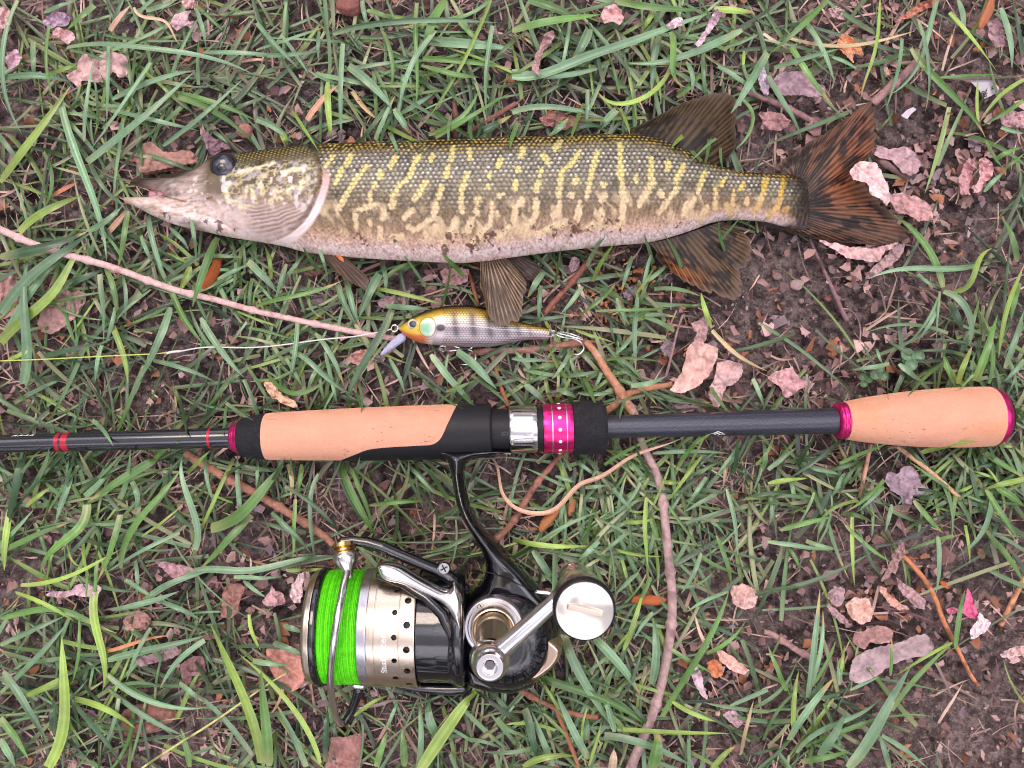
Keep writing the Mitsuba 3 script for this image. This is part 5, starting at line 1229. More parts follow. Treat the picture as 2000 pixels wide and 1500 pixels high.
PK, GR, BR, PL = (186, 146, 140), (142, 124, 130), (128, 92, 82), (214, 180, 178)
LEAVES = [
 ('torn brown pink leaf right behind the snout of the pike', [(258, 302), (272, 286), (292, 277), (306, 284), (318, 296), (345, 296), (374, 294), (384, 306), (393, 320), (384, 330), (350, 334), (300, 339), (276, 342), (268, 322)], .0055, (158, 116, 104)),
 ('folded pink leaf with a pointed tip near the upper left corner', [(130, 147), (150, 138), (152, 118), (165, 106), (190, 112), (205, 100), (240, 108), (252, 122), (247, 148), (232, 150), (222, 140), (205, 160), (176, 158), (160, 158), (156, 168)], .0075, (200, 160, 158)),
 ('small pink leaf scrap above the folded leaf in the upper left corner', [(102, 62), (112, 54), (128, 58), (140, 64), (144, 78), (134, 86), (118, 76), (104, 74)], .0085, (206, 166, 166)),
 ('grey mauve leaf standing on its tip behind the eye of the pike', [(392, 250), (408, 262), (430, 274), (446, 284), (457, 304), (430, 306), (412, 304), (404, 288), (398, 270)], .009, (120, 92, 104)),
 ('round brown pink leaf under the grass left of the pale stick', [(74, 640), (80, 610), (96, 588), (118, 568), (130, 556), (138, 572), (152, 566), (168, 574), (160, 600), (146, 622), (120, 640), (100, 652), (84, 652)], .0055, (160, 122, 118)),
 ('brown leaf at the left edge below the pale stick', [(-20, 560), (10, 540), (34, 528), (34, 570), (32, 612), (10, 622), (-20, 620)], .005, (156, 116, 112)),
 ('pale pink leaf lying on the tail fin', [(1660, 336), (1668, 322), (1688, 316), (1712, 320), (1722, 336), (1734, 362), (1738, 392), (1732, 405), (1722, 392), (1702, 378), (1692, 358), (1668, 350)], .0205, (224, 184, 184)),
 ('flat grey brown leaf right of the tail fin beside the dark twig', [(1690, 290), (1716, 286), (1742, 292), (1766, 286), (1786, 296), (1799, 318), (1796, 330), (1780, 344), (1762, 336), (1742, 314), (1712, 306)], .006, (166, 136, 142)),
 ('narrow pink leaf with crumbled edge in the upper right bare soil', [(1876, 378), (1874, 350), (1880, 324), (1894, 308), (1902, 316), (1898, 346), (1892, 372), (1896, 380)], .0055, (176, 132, 136)),
 ('skeleton like pink leaf beside the narrow leaf at upper right', [(1900, 378), (1912, 352), (1914, 332), (1912, 312), (1924, 308), (1938, 318), (1938, 344), (1922, 358), (1916, 372)], .0065, (204, 158, 160)),
 ('crumpled grey mauve leaf above the narrow tail stem of the pike', [(1512, 154), (1524, 140), (1550, 138), (1580, 144), (1592, 160), (1610, 168), (1612, 184), (1596, 190), (1560, 186), (1530, 186), (1516, 172)], .006, (152, 126, 138)),
 ('curled pink brown leaf between the dorsal fin and the tail fin', [(1482, 222), (1506, 218), (1530, 222), (1541, 234), (1536, 248), (1524, 256), (1500, 252), (1486, 250), (1490, 236)], .006, (158, 118, 120)),
 ('long pale bark strip lying across the grass at upper middle', [(1002, 204), (1012, 178), (1034, 146), (1042, 120), (1054, 90), (1068, 64), (1080, 62), (1082, 74), (1066, 96), (1054, 116), (1052, 146), (1040, 138), (1026, 164), (1010, 198)], .0125, (156, 122, 122)),
 ('reddish brown leaf half hidden by grass above the back of the pike', [(1053, 232), (1070, 222), (1100, 222), (1136, 236), (1139, 250), (1118, 258), (1094, 252), (1066, 246)], .0045, (156, 104, 98)),
 ('crumpled pink leaf at the top edge near the middle', [(1174, 34), (1182, 14), (1200, 8), (1214, 20), (1218, 34), (1210, 48), (1192, 42), (1180, 46)], .010, (196, 154, 154)),
 ('pale pink leaf edge on the long blade at the top', [(1300, 50), (1322, 34), (1334, 36), (1332, 48), (1318, 54), (1302, 56)], .0165, (222, 190, 198)),
 ('ribbed pale mauve leaf fragment at top right of middle', [(1356, 88), (1376, 58), (1390, 28), (1402, 16), (1407, 30), (1392, 56), (1372, 82), (1362, 92)], .0125, (192, 166, 180)),
 ('pale lilac leaf fragment beside the dorsal fin tip', [(1476, 128), (1490, 124), (1500, 150), (1500, 184), (1492, 186), (1482, 160)], .008, (206, 184, 204)),
 ('large pink leaf with brown blotches right of the lure', [(1308, 762), (1322, 742), (1338, 700), (1344, 676), (1360, 666), (1380, 672), (1402, 680), (1400, 700), (1388, 728), (1370, 748), (1346, 764), (1326, 768)], .0065, (212, 168, 158)),
 ('pale grey pink leaf behind the large pink leaf', [(1384, 764), (1396, 738), (1402, 708), (1424, 704), (1452, 712), (1448, 734), (1436, 748), (1420, 756), (1412, 776), (1400, 798), (1392, 790)], .0055, (192, 158, 156)),
 ('pale narrow leaf leading from the large pink leaf up to the anal fin', [(1350, 632), (1366, 624), (1378, 616), (1384, 632), (1380, 660), (1370, 676), (1352, 672), (1360, 650)], .005, (176, 144, 146)),
 ('ragged pink leaf above the rear blank of the rod', [(1500, 738), (1520, 722), (1546, 718), (1562, 738), (1582, 746), (1560, 762), (1534, 776), (1526, 762)], .0055, (190, 146, 150)),
 ('dark grey leaf touching the rear blank of the rod', [(1304, 792), (1320, 776), (1344, 778), (1366, 776), (1380, 790), (1352, 802), (1334, 806)], .0045, (120, 98, 104)),
 ('torn pale leaf under the lower lobe of the tail fin', [(1602, 470), (1628, 474), (1660, 482), (1690, 482), (1716, 476), (1742, 470), (1756, 466), (1746, 484), (1730, 490), (1716, 510), (1692, 510), (1660, 506), (1634, 490)], .0058, (204, 166, 166)),
 ('folded grey pink leaf pointing down below the tail fin', [(1690, 546), (1700, 526), (1726, 502), (1754, 478), (1768, 474), (1766, 492), (1744, 514), (1716, 534), (1696, 546)], .0068, (170, 142, 144)),
 ('brown pink leaf right of the tail fin tip', [(1738, 382), (1760, 376), (1792, 384), (1818, 402), (1820, 426), (1796, 432), (1772, 418), (1746, 416)], .006, (180, 140, 140)),
 ('crumpled grey leaf at the right edge in the upper right corner', [(1930, 44), (1950, 36), (1960, 60), (1962, 90), (1946, 92), (1934, 74)], .0065, (158, 130, 136)),
 ('blurred grey pink leaf at the right edge by the paper scrap', [(1956, 222), (1974, 216), (2010, 220), (2010, 248), (1980, 250), (1958, 244)], .007, (170, 136, 140)),
 ('lobed violet grey leaf below the rear cork handle', [(1729, 936), (1736, 922), (1754, 924), (1764, 910), (1780, 910), (1794, 924), (1798, 942), (1812, 954), (1806, 964), (1784, 966), (1780, 984), (1762, 984), (1756, 968), (1738, 958)], .0072, (140, 122, 138)),
 ('rounded pink brown leaf right of the long grey stick', [(1428, 1148), (1450, 1142), (1476, 1150), (1478, 1176), (1470, 1189), (1446, 1188), (1432, 1176)], .0062, (198, 160, 152)),
 ('pale slender leaf pointing down beside the lower end of the long stick', [(1348, 1306), (1360, 1300), (1370, 1316), (1378, 1350), (1382, 1366), (1370, 1360), (1356, 1336)], .0078, (206, 176, 188)),
 ('grey lilac oblong leaf near the bottom right of middle', [(1410, 1396), (1430, 1386), (1444, 1392), (1452, 1412), (1440, 1422), (1424, 1410)], .006, (176, 148, 160)),
 ('pale crumbled leaf chunk on bare soil right of the long stick', [(1400, 1270), (1420, 1276), (1446, 1294), (1464, 1310), (1456, 1318), (1430, 1310), (1410, 1296)], .0062, (216, 172, 160)),
 ('orange brown leaf bit beside the pale crumbled chunk', [(1380, 1296), (1396, 1288), (1412, 1300), (1410, 1318), (1396, 1324), (1384, 1312)], .0058, (190, 120, 84)),
 ('crumpled tan leaf in the litter patch at lower right', [(1652, 1180), (1670, 1166), (1696, 1172), (1704, 1192), (1700, 1214), (1686, 1220), (1664, 1208)], .0075, (206, 164, 150)),
 ('grey crumpled leaf left of the crumpled tan leaf', [(1614, 1160), (1630, 1146), (1648, 1150), (1650, 1172), (1640, 1184), (1626, 1182)], .0065, (158, 134, 138)),
 ('narrow grey leaf under the crumpled grey leaf', [(1616, 1180), (1630, 1186), (1650, 1206), (1664, 1222), (1648, 1218), (1626, 1202)], .0055, (160, 134, 142)),
 ('curled tan leaf with twisted tip above the brown leaves', [(1712, 1142), (1730, 1150), (1742, 1166), (1758, 1176), (1776, 1190), (1764, 1194), (1742, 1184), (1726, 1164)], .0075, (200, 156, 142)),
 ('folded grey brown leaf with a dark hollow right of the litter patch', [(1750, 1128), (1770, 1142), (1796, 1160), (1808, 1172), (1806, 1192), (1790, 1186), (1768, 1166), (1756, 1148)], .0075, (160, 130, 134)),
 ('grey strip of bark standing among blades below the rear cork', [(1724, 1134), (1734, 1110), (1748, 1080), (1760, 1056), (1768, 1064), (1764, 1088), (1748, 1112), (1734, 1128)], .0095, (150, 120, 120)),
 ('flat red brown leaf on the bare soil at lower right', [(1668, 1236), (1686, 1234), (1700, 1226), (1722, 1222), (1746, 1236), (1742, 1252), (1716, 1258), (1702, 1254), (1688, 1268), (1668, 1258)], .004, (150, 112, 108)),
 ('large whitish grey leaf half buried under the flat red brown leaf', [(1660, 1328), (1664, 1290), (1690, 1270), (1724, 1262), (1770, 1250), (1808, 1238), (1824, 1262), (1816, 1280), (1780, 1284), (1740, 1300), (1716, 1318), (1686, 1336)], .0028, (164, 142, 148)),
 ('small pale leaf at the right edge of the lower right bare soil', [(1954, 1278), (1974, 1266), (2004, 1260), (2004, 1276), (1980, 1284), (1958, 1284)], .0045, (204, 176, 178)),
 ('large dark brown leaf under the grass at lower left', [(236, 1420), (240, 1390), (268, 1376), (296, 1372), (330, 1380), (347, 1388), (338, 1408), (318, 1420), (290, 1430), (262, 1442), (246, 1438)], .0042, (124, 84, 72)),
 ('brown plum leaf left of the tall pale blades at lower left', [(352, 1300), (366, 1286), (396, 1282), (402, 1300), (398, 1330), (378, 1346), (362, 1342)], .0042, (120, 86, 88)),
 ('smooth brown leaf beside the front of the spool', [(520, 1268), (540, 1262), (566, 1274), (598, 1282), (606, 1296), (596, 1320), (588, 1342), (570, 1352), (548, 1338), (528, 1310)], .005, (176, 120, 108)),
 ('reddish brown leaf with a black scar at the bottom edge', [(636, 1504), (642, 1466), (648, 1440), (678, 1438), (714, 1432), (708, 1462), (702, 1504)], .0052, (140, 98, 92)),
 ('curled pale leaf hook left of the spool', [(566, 1162), (572, 1140), (584, 1122), (602, 1116), (606, 1122), (594, 1136), (590, 1156), (584, 1178), (574, 1176)], .0105, (204, 180, 184)),
 ('star shaped pink leaf left of the curled pale leaf', [(512, 1176), (522, 1160), (530, 1140), (538, 1156), (552, 1158), (556, 1172), (546, 1184), (526, 1184)], .006, (186, 146, 150)),
 ('crumpled brown leaf left of the star shaped leaf', [(432, 1204), (432, 1180), (440, 1148), (462, 1140), (478, 1148), (468, 1176), (462, 1200), (446, 1210)], .0055, (132, 92, 84)),
 ('pink grey leaf beside the fork of blades at left below the rod', [(304, 1096), (330, 1100), (362, 1104), (380, 1114), (370, 1128), (344, 1134), (326, 1120)], .006, (170, 132, 140)),
 ('lilac pink leaf pair low at the left edge', [(92, 1162), (106, 1154), (138, 1154), (152, 1142), (176, 1140), (200, 1148), (190, 1162), (160, 1166), (140, 1164), (110, 1168)], .0048, (204, 170, 180)),
 ('round crumpled brown leaf ball at left below the rod', [(240, 1214), (256, 1196), (280, 1194), (296, 1208), (286, 1228), (264, 1234), (246, 1228)], .0065, (150, 112, 104)),
 ('pale grey leaf scraps under the blades left of the spool', [(262, 1290), (300, 1276), (340, 1262), (356, 1272), (340, 1284), (306, 1294), (276, 1302)], .0042, (158, 132, 134)),
 ('pink leaf scrap on the soil left of the lure lip', [(684, 690), (708, 684), (728, 684), (732, 700), (716, 710), (694, 712), (684, 704)], .0052, (176, 130, 122)),
 ('brown clod like leaf below the pectoral fin', [(590, 520), (612, 512), (634, 516), (628, 534), (606, 540), (592, 534)], .0042, (112, 80, 74)),
 ('mauve curled leaf under the belly between pectoral and pelvic fins', [(738, 590), (752, 580), (774, 578), (770, 592), (752, 600), (742, 600)], .006, (148, 124, 128)),
 ('pink grey leaf in the soil between belly and lure', [(862, 530), (890, 522), (916, 528), (914, 548), (890, 558), (866, 552)], .0042, (176, 138, 134)),
 ('yellowish dry leaf blade above the front cork', [(514, 748), (526, 744), (540, 754), (548, 770), (576, 784), (580, 796), (556, 792), (534, 778)], .009, (220, 176, 146)),
 ('orange tan leaf blades crossing above the tail at top right', [(1634, 88), (1650, 64), (1662, 72), (1680, 86), (1686, 108), (1664, 106), (1668, 124), (1652, 106)], .0062, (212, 146, 106)),
 ('pink grey leaf at the top edge right of middle', [(1612, 22), (1630, 12), (1652, 24), (1650, 38), (1634, 34), (1616, 34)], .007, (170, 140, 142)),
 ('rust coloured leaf shred at the top edge on the right', [(1758, 36), (1780, 18), (1802, 4), (1824, 0), (1818, 14), (1794, 24), (1774, 36)], .0075, (166, 104, 84)),
 ('violet grey leaf at the upper left near the top edge', [(84, 44), (100, 26), (122, 24), (138, 36), (132, 48), (110, 52), (94, 56)], .0058, (164, 138, 160)),
 ('pink lilac leaf at the left edge near the upper corner', [(10, 122), (16, 104), (32, 98), (42, 112), (36, 126), (18, 134)], .0072, (186, 152, 166)),
 ('pink torn leaf at the top edge left of middle', [(352, 4), (372, -4), (384, 6), (378, 18), (364, 14)], .0095, (200, 158, 158)),
 ('two lobed lilac leaf at the top edge left of middle', [(332, 44), (342, 30), (358, 22), (372, 22), (366, 38), (380, 40), (386, 52), (378, 64), (364, 50), (346, 60)], .0082, (190, 156, 164)),
 ('blurred pale leaf in the very upper left corner', [(-14, 26), (6, 12), (24, 24), (20, 48), (0, 56), (-14, 50)], .0085, (200, 160, 158)),
 ('pink leaf scrap above the orange seed husks right of the pelvic fin', [(1110, 520), (1122, 502), (1130, 508), (1128, 526), (1116, 532)], .0042, (164, 136, 142)),
 ('dark violet leaf flake among the orange husks', [(1216, 572), (1232, 560), (1246, 562), (1240, 582), (1226, 590)], .0055, (120, 102, 118)),
 ('grey leaf flake beside the thin stalk right of the lure', [(1290, 680), (1304, 664), (1316, 668), (1314, 690), (1300, 696)], .0055, (120, 106, 116)),
 ('white leaf fragment on the dark soil at the right edge of lower right', [(1894, 1250), (1898, 1226), (1908, 1210), (1912, 1196), (1922, 1204), (1934, 1216), (1926, 1232), (1910, 1244)], .0078, (222, 204, 212)),
]
for lab, poly, z, col in LEAVES:
    leaf('dead_leaf', lab, 'leaf', poly, z + (.0022 if z < .012 else 0), col, rough=3.8 if 'smooth' not in lab else 1.8, mottle=.7, curl=.0030 if 'flat' not in lab else .0016)
leaf('flower_petal', 'bright pink fallen petal on the soil at lower right', 'petal', [(1880, 1196), (1886, 1168), (1890, 1148), (1898, 1162), (1902, 1180), (1911, 1198), (1906, 1208), (1892, 1206)], .0082, (232, 92, 140), rough=.8, mottle=.35)
leaf('flower_petal', 'small dull pink petal scrap left of the bright pink petal', 'petal', [(1848, 1190), (1862, 1186), (1872, 1190), (1866, 1198), (1852, 1198)], .0065, (206, 116, 146), rough=.8, mottle=.35)

# leaf litter: fine crumbs with larger torn leaves mixed in
fr_v, fr_f, fr_c, no = [], [], [], 0
g = np.random.default_rng(77)
HEAPS = np.array([(1780, 410), (1670, 1190), (1430, 1330), (1900, 220), (1700, 110), (1400, 720), (1190, 60), (150, 130), (440, 1160), (1690, 500), (1760, 1170), (1520, 170), (1890, 340), (560, 1310), (1960, 60), (860, 545), (1800, 330), (1560, 750), (60, 580), (290, 1210)], float)
for i in range(8200):
    x, y = g.uniform(-120, 2120), g.uniform(-100, 1600)
    heap = i >= 7400
    if heap:
        x, y = HEAPS[i % len(HEAPS)] + g.normal(0, 34, 2)
    r = abs(g.normal(0, 6)) + 2.4
    if g.random() < (.75 if heap else .10):
        r = g.uniform(8, 17)
    k = g.integers(6, 12) if r > 8 else g.integers(5, 9); a = np.sort(g.uniform(0, 2 * np.pi, k)); rr = r * g.uniform(.5, 1.25, k)
    el = g.uniform(.35, 1); ro = g.uniform(0, np.pi)
    q = np.stack([np.cos(a) * rr, np.sin(a) * rr * el], -1)
    q = q @ np.array([[math.cos(ro), -math.sin(ro)], [math.sin(ro), math.cos(ro)]]) + [x, y]
    zz = soil_at(x, y) + g.uniform(.0006, .0032) + (.0025 if r > 8 else 0)
    if shapely.contains_xy(SH_B, x, y):
        zz = min(zz, .003)
    z = zz + (q[:, 0] - x) * PX * g.normal(0, .5) + (q[:, 1] - y) * PX * g.normal(0, .5)
    v = np.vstack([W(x, y, zz + r * PX * g.uniform(-.2, .35)), W(q[:, 0], q[:, 1], z)])
    n = len(q)
    fr_v.append(v); fr_f.append(np.stack([np.zeros(n, int), 1 + np.arange(n), 1 + (np.arange(n) + 1) % n], 1) + no); no += n + 1
    col = lin(np.array([(168, 132, 126), (146, 112, 108), (190, 154, 148), (128, 100, 98), (150, 130, 136), (206, 172, 166), (176, 120, 92)][g.integers(7)])) * g.uniform(.6, 1.15)
    fr_c.append(np.repeat(col[None], n + 1, 0) * g.uniform(.8, 1.15, (n + 1, 1)))
scene['leaf_litter'] = mikit.ply((np.vstack(fr_v), np.vstack(fr_f)), 'm_leaf', smooth=True, color=np.clip(np.vstack(fr_c), .004, .9))
labels['leaf_litter'] = {'label': 'crumbs and larger torn pieces of dead leaves strewn over the soil', 'kind': 'stuff'}
# the patch of orange tan seed husks between the pelvic and anal fins
hv, hf, hc, no = [], [], [], 0
base = trimesh.creation.icosphere(2)
for i in range(330):
    if g.random() < .72:
        x, y = g.normal(1215, 62), g.normal(575, 48)
    else:
        x, y = g.choice([(1320, 660), (1230, 685), (1060, 560), (1660, 1180), (1115, 1010)]) + g.normal(0, 18, 2)
    zz = max(soil_at(x, y), -.002) + g.uniform(.0012, .0036)
    r = g.uniform(3.0, 6.4) * PX
    v = np.asarray(base.vertices) * np.array([r, r * g.uniform(.5, .9), r * g.uniform(.35, .6)])
    v = v * (1 + .5 * (meshkit.fbm(np.asarray(base.vertices) * 2.2 + i * 3.1, 2, seed=i) - .5))[:, None]
    R3 = trimesh.transformations.random_rotation_matrix(g.random(3))[:3, :3]
    hv.append(v @ R3.T + W(x, y, zz)); hf.append(np.asarray(base.faces) + no); no += len(v)
    hc.append(np.repeat((lin([(216, 150, 104), (198, 132, 92), (220, 168, 128), (182, 120, 92)][g.integers(4)]) * g.uniform(.7, 1.1))[None], len(v), 0))
scene['seed_husks'] = mikit.ply((np.vstack(hv), np.vstack(hf)), 'm_dull', smooth=True, color=np.vstack(hc))
labels['seed_husks'] = {'label': 'orange tan seed husks scattered on the soil between the pelvic fin and the anal fin', 'kind': 'stuff'}
# soil crumbs
cv, cf, cc, no = [], [], [], 0
base1 = trimesh.creation.icosphere(1)
for i in range(3600):
    x, y = g.uniform(-80, 2080), g.uniform(-60, 1560)
    if g.random() > .25 + bare(x, y):
        continue
    r = min(abs(g.normal(0, 2.6)) + 1.2, 9) * PX
    v = np.asarray(base1.vertices) * (1 + .7 * (meshkit.noise(np.asarray(base1.vertices) * 1.6 + i * 2.7, i) - .5))[:, None] * r * np.array([1, g.uniform(.6, 1), .7])
    cv.append(v + W(x, y, soil_at(x, y) + r * .25)); cf.append(np.asarray(base1.faces) + no); no += len(v)
    cc.append(np.repeat((lin([(92, 72, 70), (74, 58, 56), (110, 88, 84), (130, 108, 104)][g.integers(4)]) * g.uniform(.6, 1.2))[None], len(v), 0))
scene['soil_crumbs'] = mikit.ply((np.vstack(cv), np.vstack(cf)), 'm_dull', smooth=True, color=np.vstack(cc))
labels['soil_crumbs'] = {'label': 'loose crumbs of dark soil on the bare patches', 'kind': 'stuff'}


# ------------------------------------------------------------------ twigs, stalks, husks, stones, paper
def twig(label, pts, r, col, z, name='twig', category='twig', knots=(), fork=None, bump=.3, bark=None):
    t = thing(name, label, category)
    zs = np.broadcast_to(z, (len(pts),))
    p3 = np.array([[x, y, zz] for (x, y), zz in zip(pts, zs)], float)
    L = sum(math.dist(a, b) for a, b in zip(pts, pts[1:])); n = max(14, int(L / 3))
    q = spline(p3, n)
    s = np.linspace(0, 1, n); seed = len(labels)
    q[:, 1] += (fbm2(s * L / 40, s * 0, 1.0, seed) - .5) * 2.2
    rr = np.interp(s, np.linspace(0, 1, len(np.atleast_1d(r))), np.atleast_1d(r)) if np.ndim(r) else np.full(n, r)
    for k in knots:
        rr = rr * (1 + .38 * np.exp(-((s - k) * L / 5.5) ** 2))
    rr = rr * float(kz(q[:, 2].mean()))
    v, f = tube(W(q[:, 0], q[:, 1], q[:, 2]), rr, 14, bump * .5, seed)
    nn = meshkit.fbm(v * np.array([900, 900, 900]) + seed, 3, seed=seed); n2 = meshkit.fbm(v * 230 + seed, 3, seed=seed + 1)
    k = lin(col)[None] * (.62 + .8 * nn)[:, None]
    bk = lin(bark if bark is not None else np.array(col) * .55)
    a = np.clip((n2 - .52) * 6, 0, 1)[:, None] * .75
    k = k * (1 - a) + bk * (.7 + .6 * nn)[:, None] * a
    parts = [(v, f)]; cols = [k]
    for fp in fork or ():
        fq = spline(np.array([[x, y, zz] for x, y, zz in fp[0]], float), 24)
        fv, ff = tube(W(fq[:, 0], fq[:, 1], fq[:, 2]), np.linspace(fp[1], fp[2], 24) * PX, 10, bump * .5, seed + 3)
        parts.append((fv, ff)); cols.append(lin(col)[None] * (.62 + .8 * meshkit.fbm(fv * 900, 3, seed=seed))[:, None])
    m_ = cat(parts)
    scene[t] = mikit.ply(m_, 'm_bark', smooth=True, color=np.clip(np.vstack(cols), .004, .9))
    return t


twig('smooth pale pink stick running from the left edge to the lure lip', [(-60, 420), (0, 448), (110, 492), (185, 512), (250, 533), (330, 562), (430, 588), (500, 607), (580, 625), (680, 646), (750, 658), (790, 663)], [7, 6.6, 6, 5.6, 5.6], (222, 186, 182), [.014, .014, .0135, .013, .0125, .012, .0115, .0112, .0105, .0095, .008, .007], knots=(.12, .28, .42, .52, .66, .8), bump=.1, bark=(192, 146, 142))
twig('long grey pink stick passing under the rod down to the bottom edge', [(1205, 772), (1238, 806), (1256, 870), (1282, 925), (1297, 1000), (1306, 1090), (1313, 1180), (1303, 1280), (1278, 1385), (1248, 1460), (1225, 1520)], [7, 8, 8.5, 9, 9, 9.5], (186, 156, 152), [.0098, .0098, .0085, .0085, .0105, .011, .011, .011, .0105, .0105, .0105], knots=(.3, .47, .6, .8), bump=.14, bark=(136, 110, 110))
twig('orange brown twig from the tail hook down to the crossing stick', [(1144, 668), (1166, 694), (1188, 730), (1206, 756), (1222, 786), (1238, 808)], [6.5, 7.5, 8, 7.5], (192, 138, 110), [.0085, .0105, .011, .011, .011, .0100], knots=(.7,), bark=(216, 176, 156))
twig('brown forked twig lying under the lure with pale scars', [(1146, 668), (1110, 672), (1060, 680), (1000, 685), (950, 686), (905, 690)], [5.5, 6.5, 6.5, 6], (164, 116, 96), [.0055, .005, .0045, .0042, .004, .004], knots=(.1, .45), bark=(214, 176, 166), fork=[([(1146, 668, .0055), (1180, 672, .006), (1200, 684, .005)], 3, 1.5)])
twig('light brown stick pointing from the rod nut up to the pink leaf', [(1176, 808), (1204, 788), (1232, 768), (1268, 758), (1312, 750)], [7, 7, 6, 5.5], (190, 136, 104), [.0055, .0095, .010, .0085, .006], knots=(.4,), bark=(150, 104, 84))
twig('thin orange stem below the tail of the lure', [(958, 684), (972, 734), (984, 772), (992, 792)], [4.5, 4, 4.5], (186, 118, 88), [.003, .0055, .006, .0045], bump=.2)
twig('reddish brown twig right of the pelvic fin pointing to the belly', [(1064, 612), (1096, 574), (1126, 540), (1152, 506), (1172, 484)], [5, 5.5, 6], (146, 96, 82), [.0065, .0075, .008, .008, .0045], knots=(.5,))
twig('pale dry stalk beside the reddish twig near the belly', [(1060, 590), (1106, 546), (1150, 520), (1220, 490)], [2.4, 2.8, 2.4], (180, 146, 134), [.006, .007, .0072, .0058], category='stalk', name='dry_stalk')
twig('rough brown stick leading from the front blank to the reel bail', [(362, 886), (398, 908), (440, 932), (500, 964), (560, 1000), (612, 1032), (652, 1064)], [7, 8, 8, 7.5, 6.5], (172, 124, 104), [.0065, .0085, .0095, .010, .010, .0095, .009], knots=(.08, .3, .62, .8), bump=.5, bark=(110, 78, 70))
twig('brown twig between the lock nut and the reel body', [(1096, 886), (1066, 922), (1036, 962), (1012, 1004), (990, 1034), (970, 1054)], [5, 6, 6.5, 5.5], (160, 114, 98), [.0048, .0082, .009, .0085, .0075, .0065], knots=(.35, .75))
twig('brown twig coming out from under the reel at the bottom', [(950, 1318), (1000, 1340), (1050, 1366), (1106, 1390), (1168, 1400)], [5, 5.5, 5], (168, 114, 92), [.005, .0075, .0085, .0085, .0075], knots=(.4, .72), bark=(96, 68, 62), fork=[([(1086, 1382, .0085), (1100, 1420, .009), (1120, 1470, .008), (1132, 1510, .008)], 5, 4)])
twig('thin bent grey stem on the bare soil below the tail', [(1582, 466), (1592, 492), (1612, 534), (1634, 584), (1654, 626)], [3, 3.2, 3.8, 5], (140, 110, 112), [.0052, .0055, .005, .004, .0028], name='dry_stalk', category='stalk', bump=.2)
twig('long orange dry stalk in the lower right bare soil', [(1764, 1086), (1796, 1120), (1826, 1168), (1840, 1206), (1862, 1250), (1884, 1296), (1910, 1338)], [4.5, 5, 4.5, 4, 3.5], (208, 138, 100), [.005, .006, .006, .006, .0055, .005, .004], name='dry_stalk', category='stalk', bump=.2)
twig('orange straw piece at the right edge of the bare soil', [(1954, 1222), (1972, 1186), (1992, 1146), (2006, 1120)], [5, 5, 4.5], (214, 154, 116), [.003, .0045, .005, .005], name='dry_stalk', category='stalk', bump=.15)
twig('pale yellow straw slanting down from the rear cork handle', [(1752, 872), (1790, 900), (1834, 936), (1876, 974)], [4.5, 4.5, 4, 4.5], (214, 176, 138), [.0055, .0085, .0095, .009], name='dry_stalk', category='stalk', bump=.15)
twig('straight pale straw under the front end of the rear cork', [(1700, 868), (1694, 900), (1686, 938), (1679, 972)], [3.6, 4, 3.4], (206, 160, 136), [.0055, .0085, .009, .008], name='dry_stalk', category='stalk', bump=.15)
twig('pink brown stick behind the upper lobe of the tail fin', [(1704, 204), (1726, 182), (1758, 154), (1786, 122)], [8, 8.5, 8, 7], (168, 132, 130), [.0065, .0075, .007, .006], knots=(.5,), bark=(120, 92, 92))
twig('dark bark twig beside the flat leaf right of the tail', [(1690, 294), (1714, 312), (1744, 330), (1772, 348)], [5, 6, 5.5], (128, 100, 98), [.005, .0065, .0065, .005], knots=(.5,), bump=.5)
twig('grey brown broken twig above the middle of the tail stem', [(1440, 172), (1500, 196), (1560, 222), (1600, 246)], [4, 5, 6, 5], (160, 124, 124), [.006, .006, .0055, .005], knots=(.6,))
twig('knobbly pinkish twig left of the lower right grass tuft', [(1492, 1234), (1530, 1252), (1560, 1272), (1608, 1282)], [5, 6, 6, 3.5], (172, 136, 134), [.004, .005, .0055, .0075], knots=(.3, .7), bump=.5)
twig('thin purple brown root above the red brown leaf at lower right', [(1712, 1186), (1752, 1190), (1800, 1206), (1846, 1228)], [2, 3, 2], (118, 86, 86), [.0075, .0075, .0065, .003], name='root', category='root', bump=.3)
twig('black root curving past the whitish leaf at lower right', [(1612, 1236), (1660, 1230), (1712, 1216), (1750, 1222), (1772, 1240)], [2.5, 3.4, 2.5], (60, 48, 50), [.0025, .004, .005, .004, .0025], name='root', category='root', bump=.3)
twig('fine curved root on the bare soil above the rear cork', [(1640, 604), (1668, 612), (1680, 640), (1676, 676), (1660, 700), (1636, 716), (1626, 752)], 1.5, (176, 150, 146), .0035, name='root', category='root', bump=.1)
twig('bent white root hanging into the seed husks', [(1312, 552), (1311, 580), (1310, 604)], 1.1, (196, 176, 174), [.006, .007, .006], name='root', category='root', bump=.1)
twig('thin grey stem from the white root down to the pink leaf', [(1334, 616), (1322, 650), (1310, 700), (1300, 736)], [2.5, 2.2, 3], (158, 126, 126), [.008, .0095, .0085, .0075], name='dry_stalk', category='stalk', bump=.2)
twig('dark bark stick poking from the grass above the back of the pike', [(890, 272), (890, 240), (888, 206), (886, 186)], [5, 5, 4.5], (132, 92, 84), [.0045, .0055, .006, .005], knots=(.5,))
twig('reddish stick half under the grass at upper middle', [(905, 268), (940, 244), (975, 222), (1008, 202)], [4, 5, 5], (152, 104, 94), [.0045, .006, .007, .0075], knots=(.5,))
twig('thin green stem slanting up left of the spool', [(276, 1502), (350, 1452), (420, 1408), (500, 1352), (560, 1314)], [2.4, 2.2, 1.5], (196, 198, 128), [.012, .0135, .0145, .0145, .012], name='grass_stem', category='stem', bump=.08)
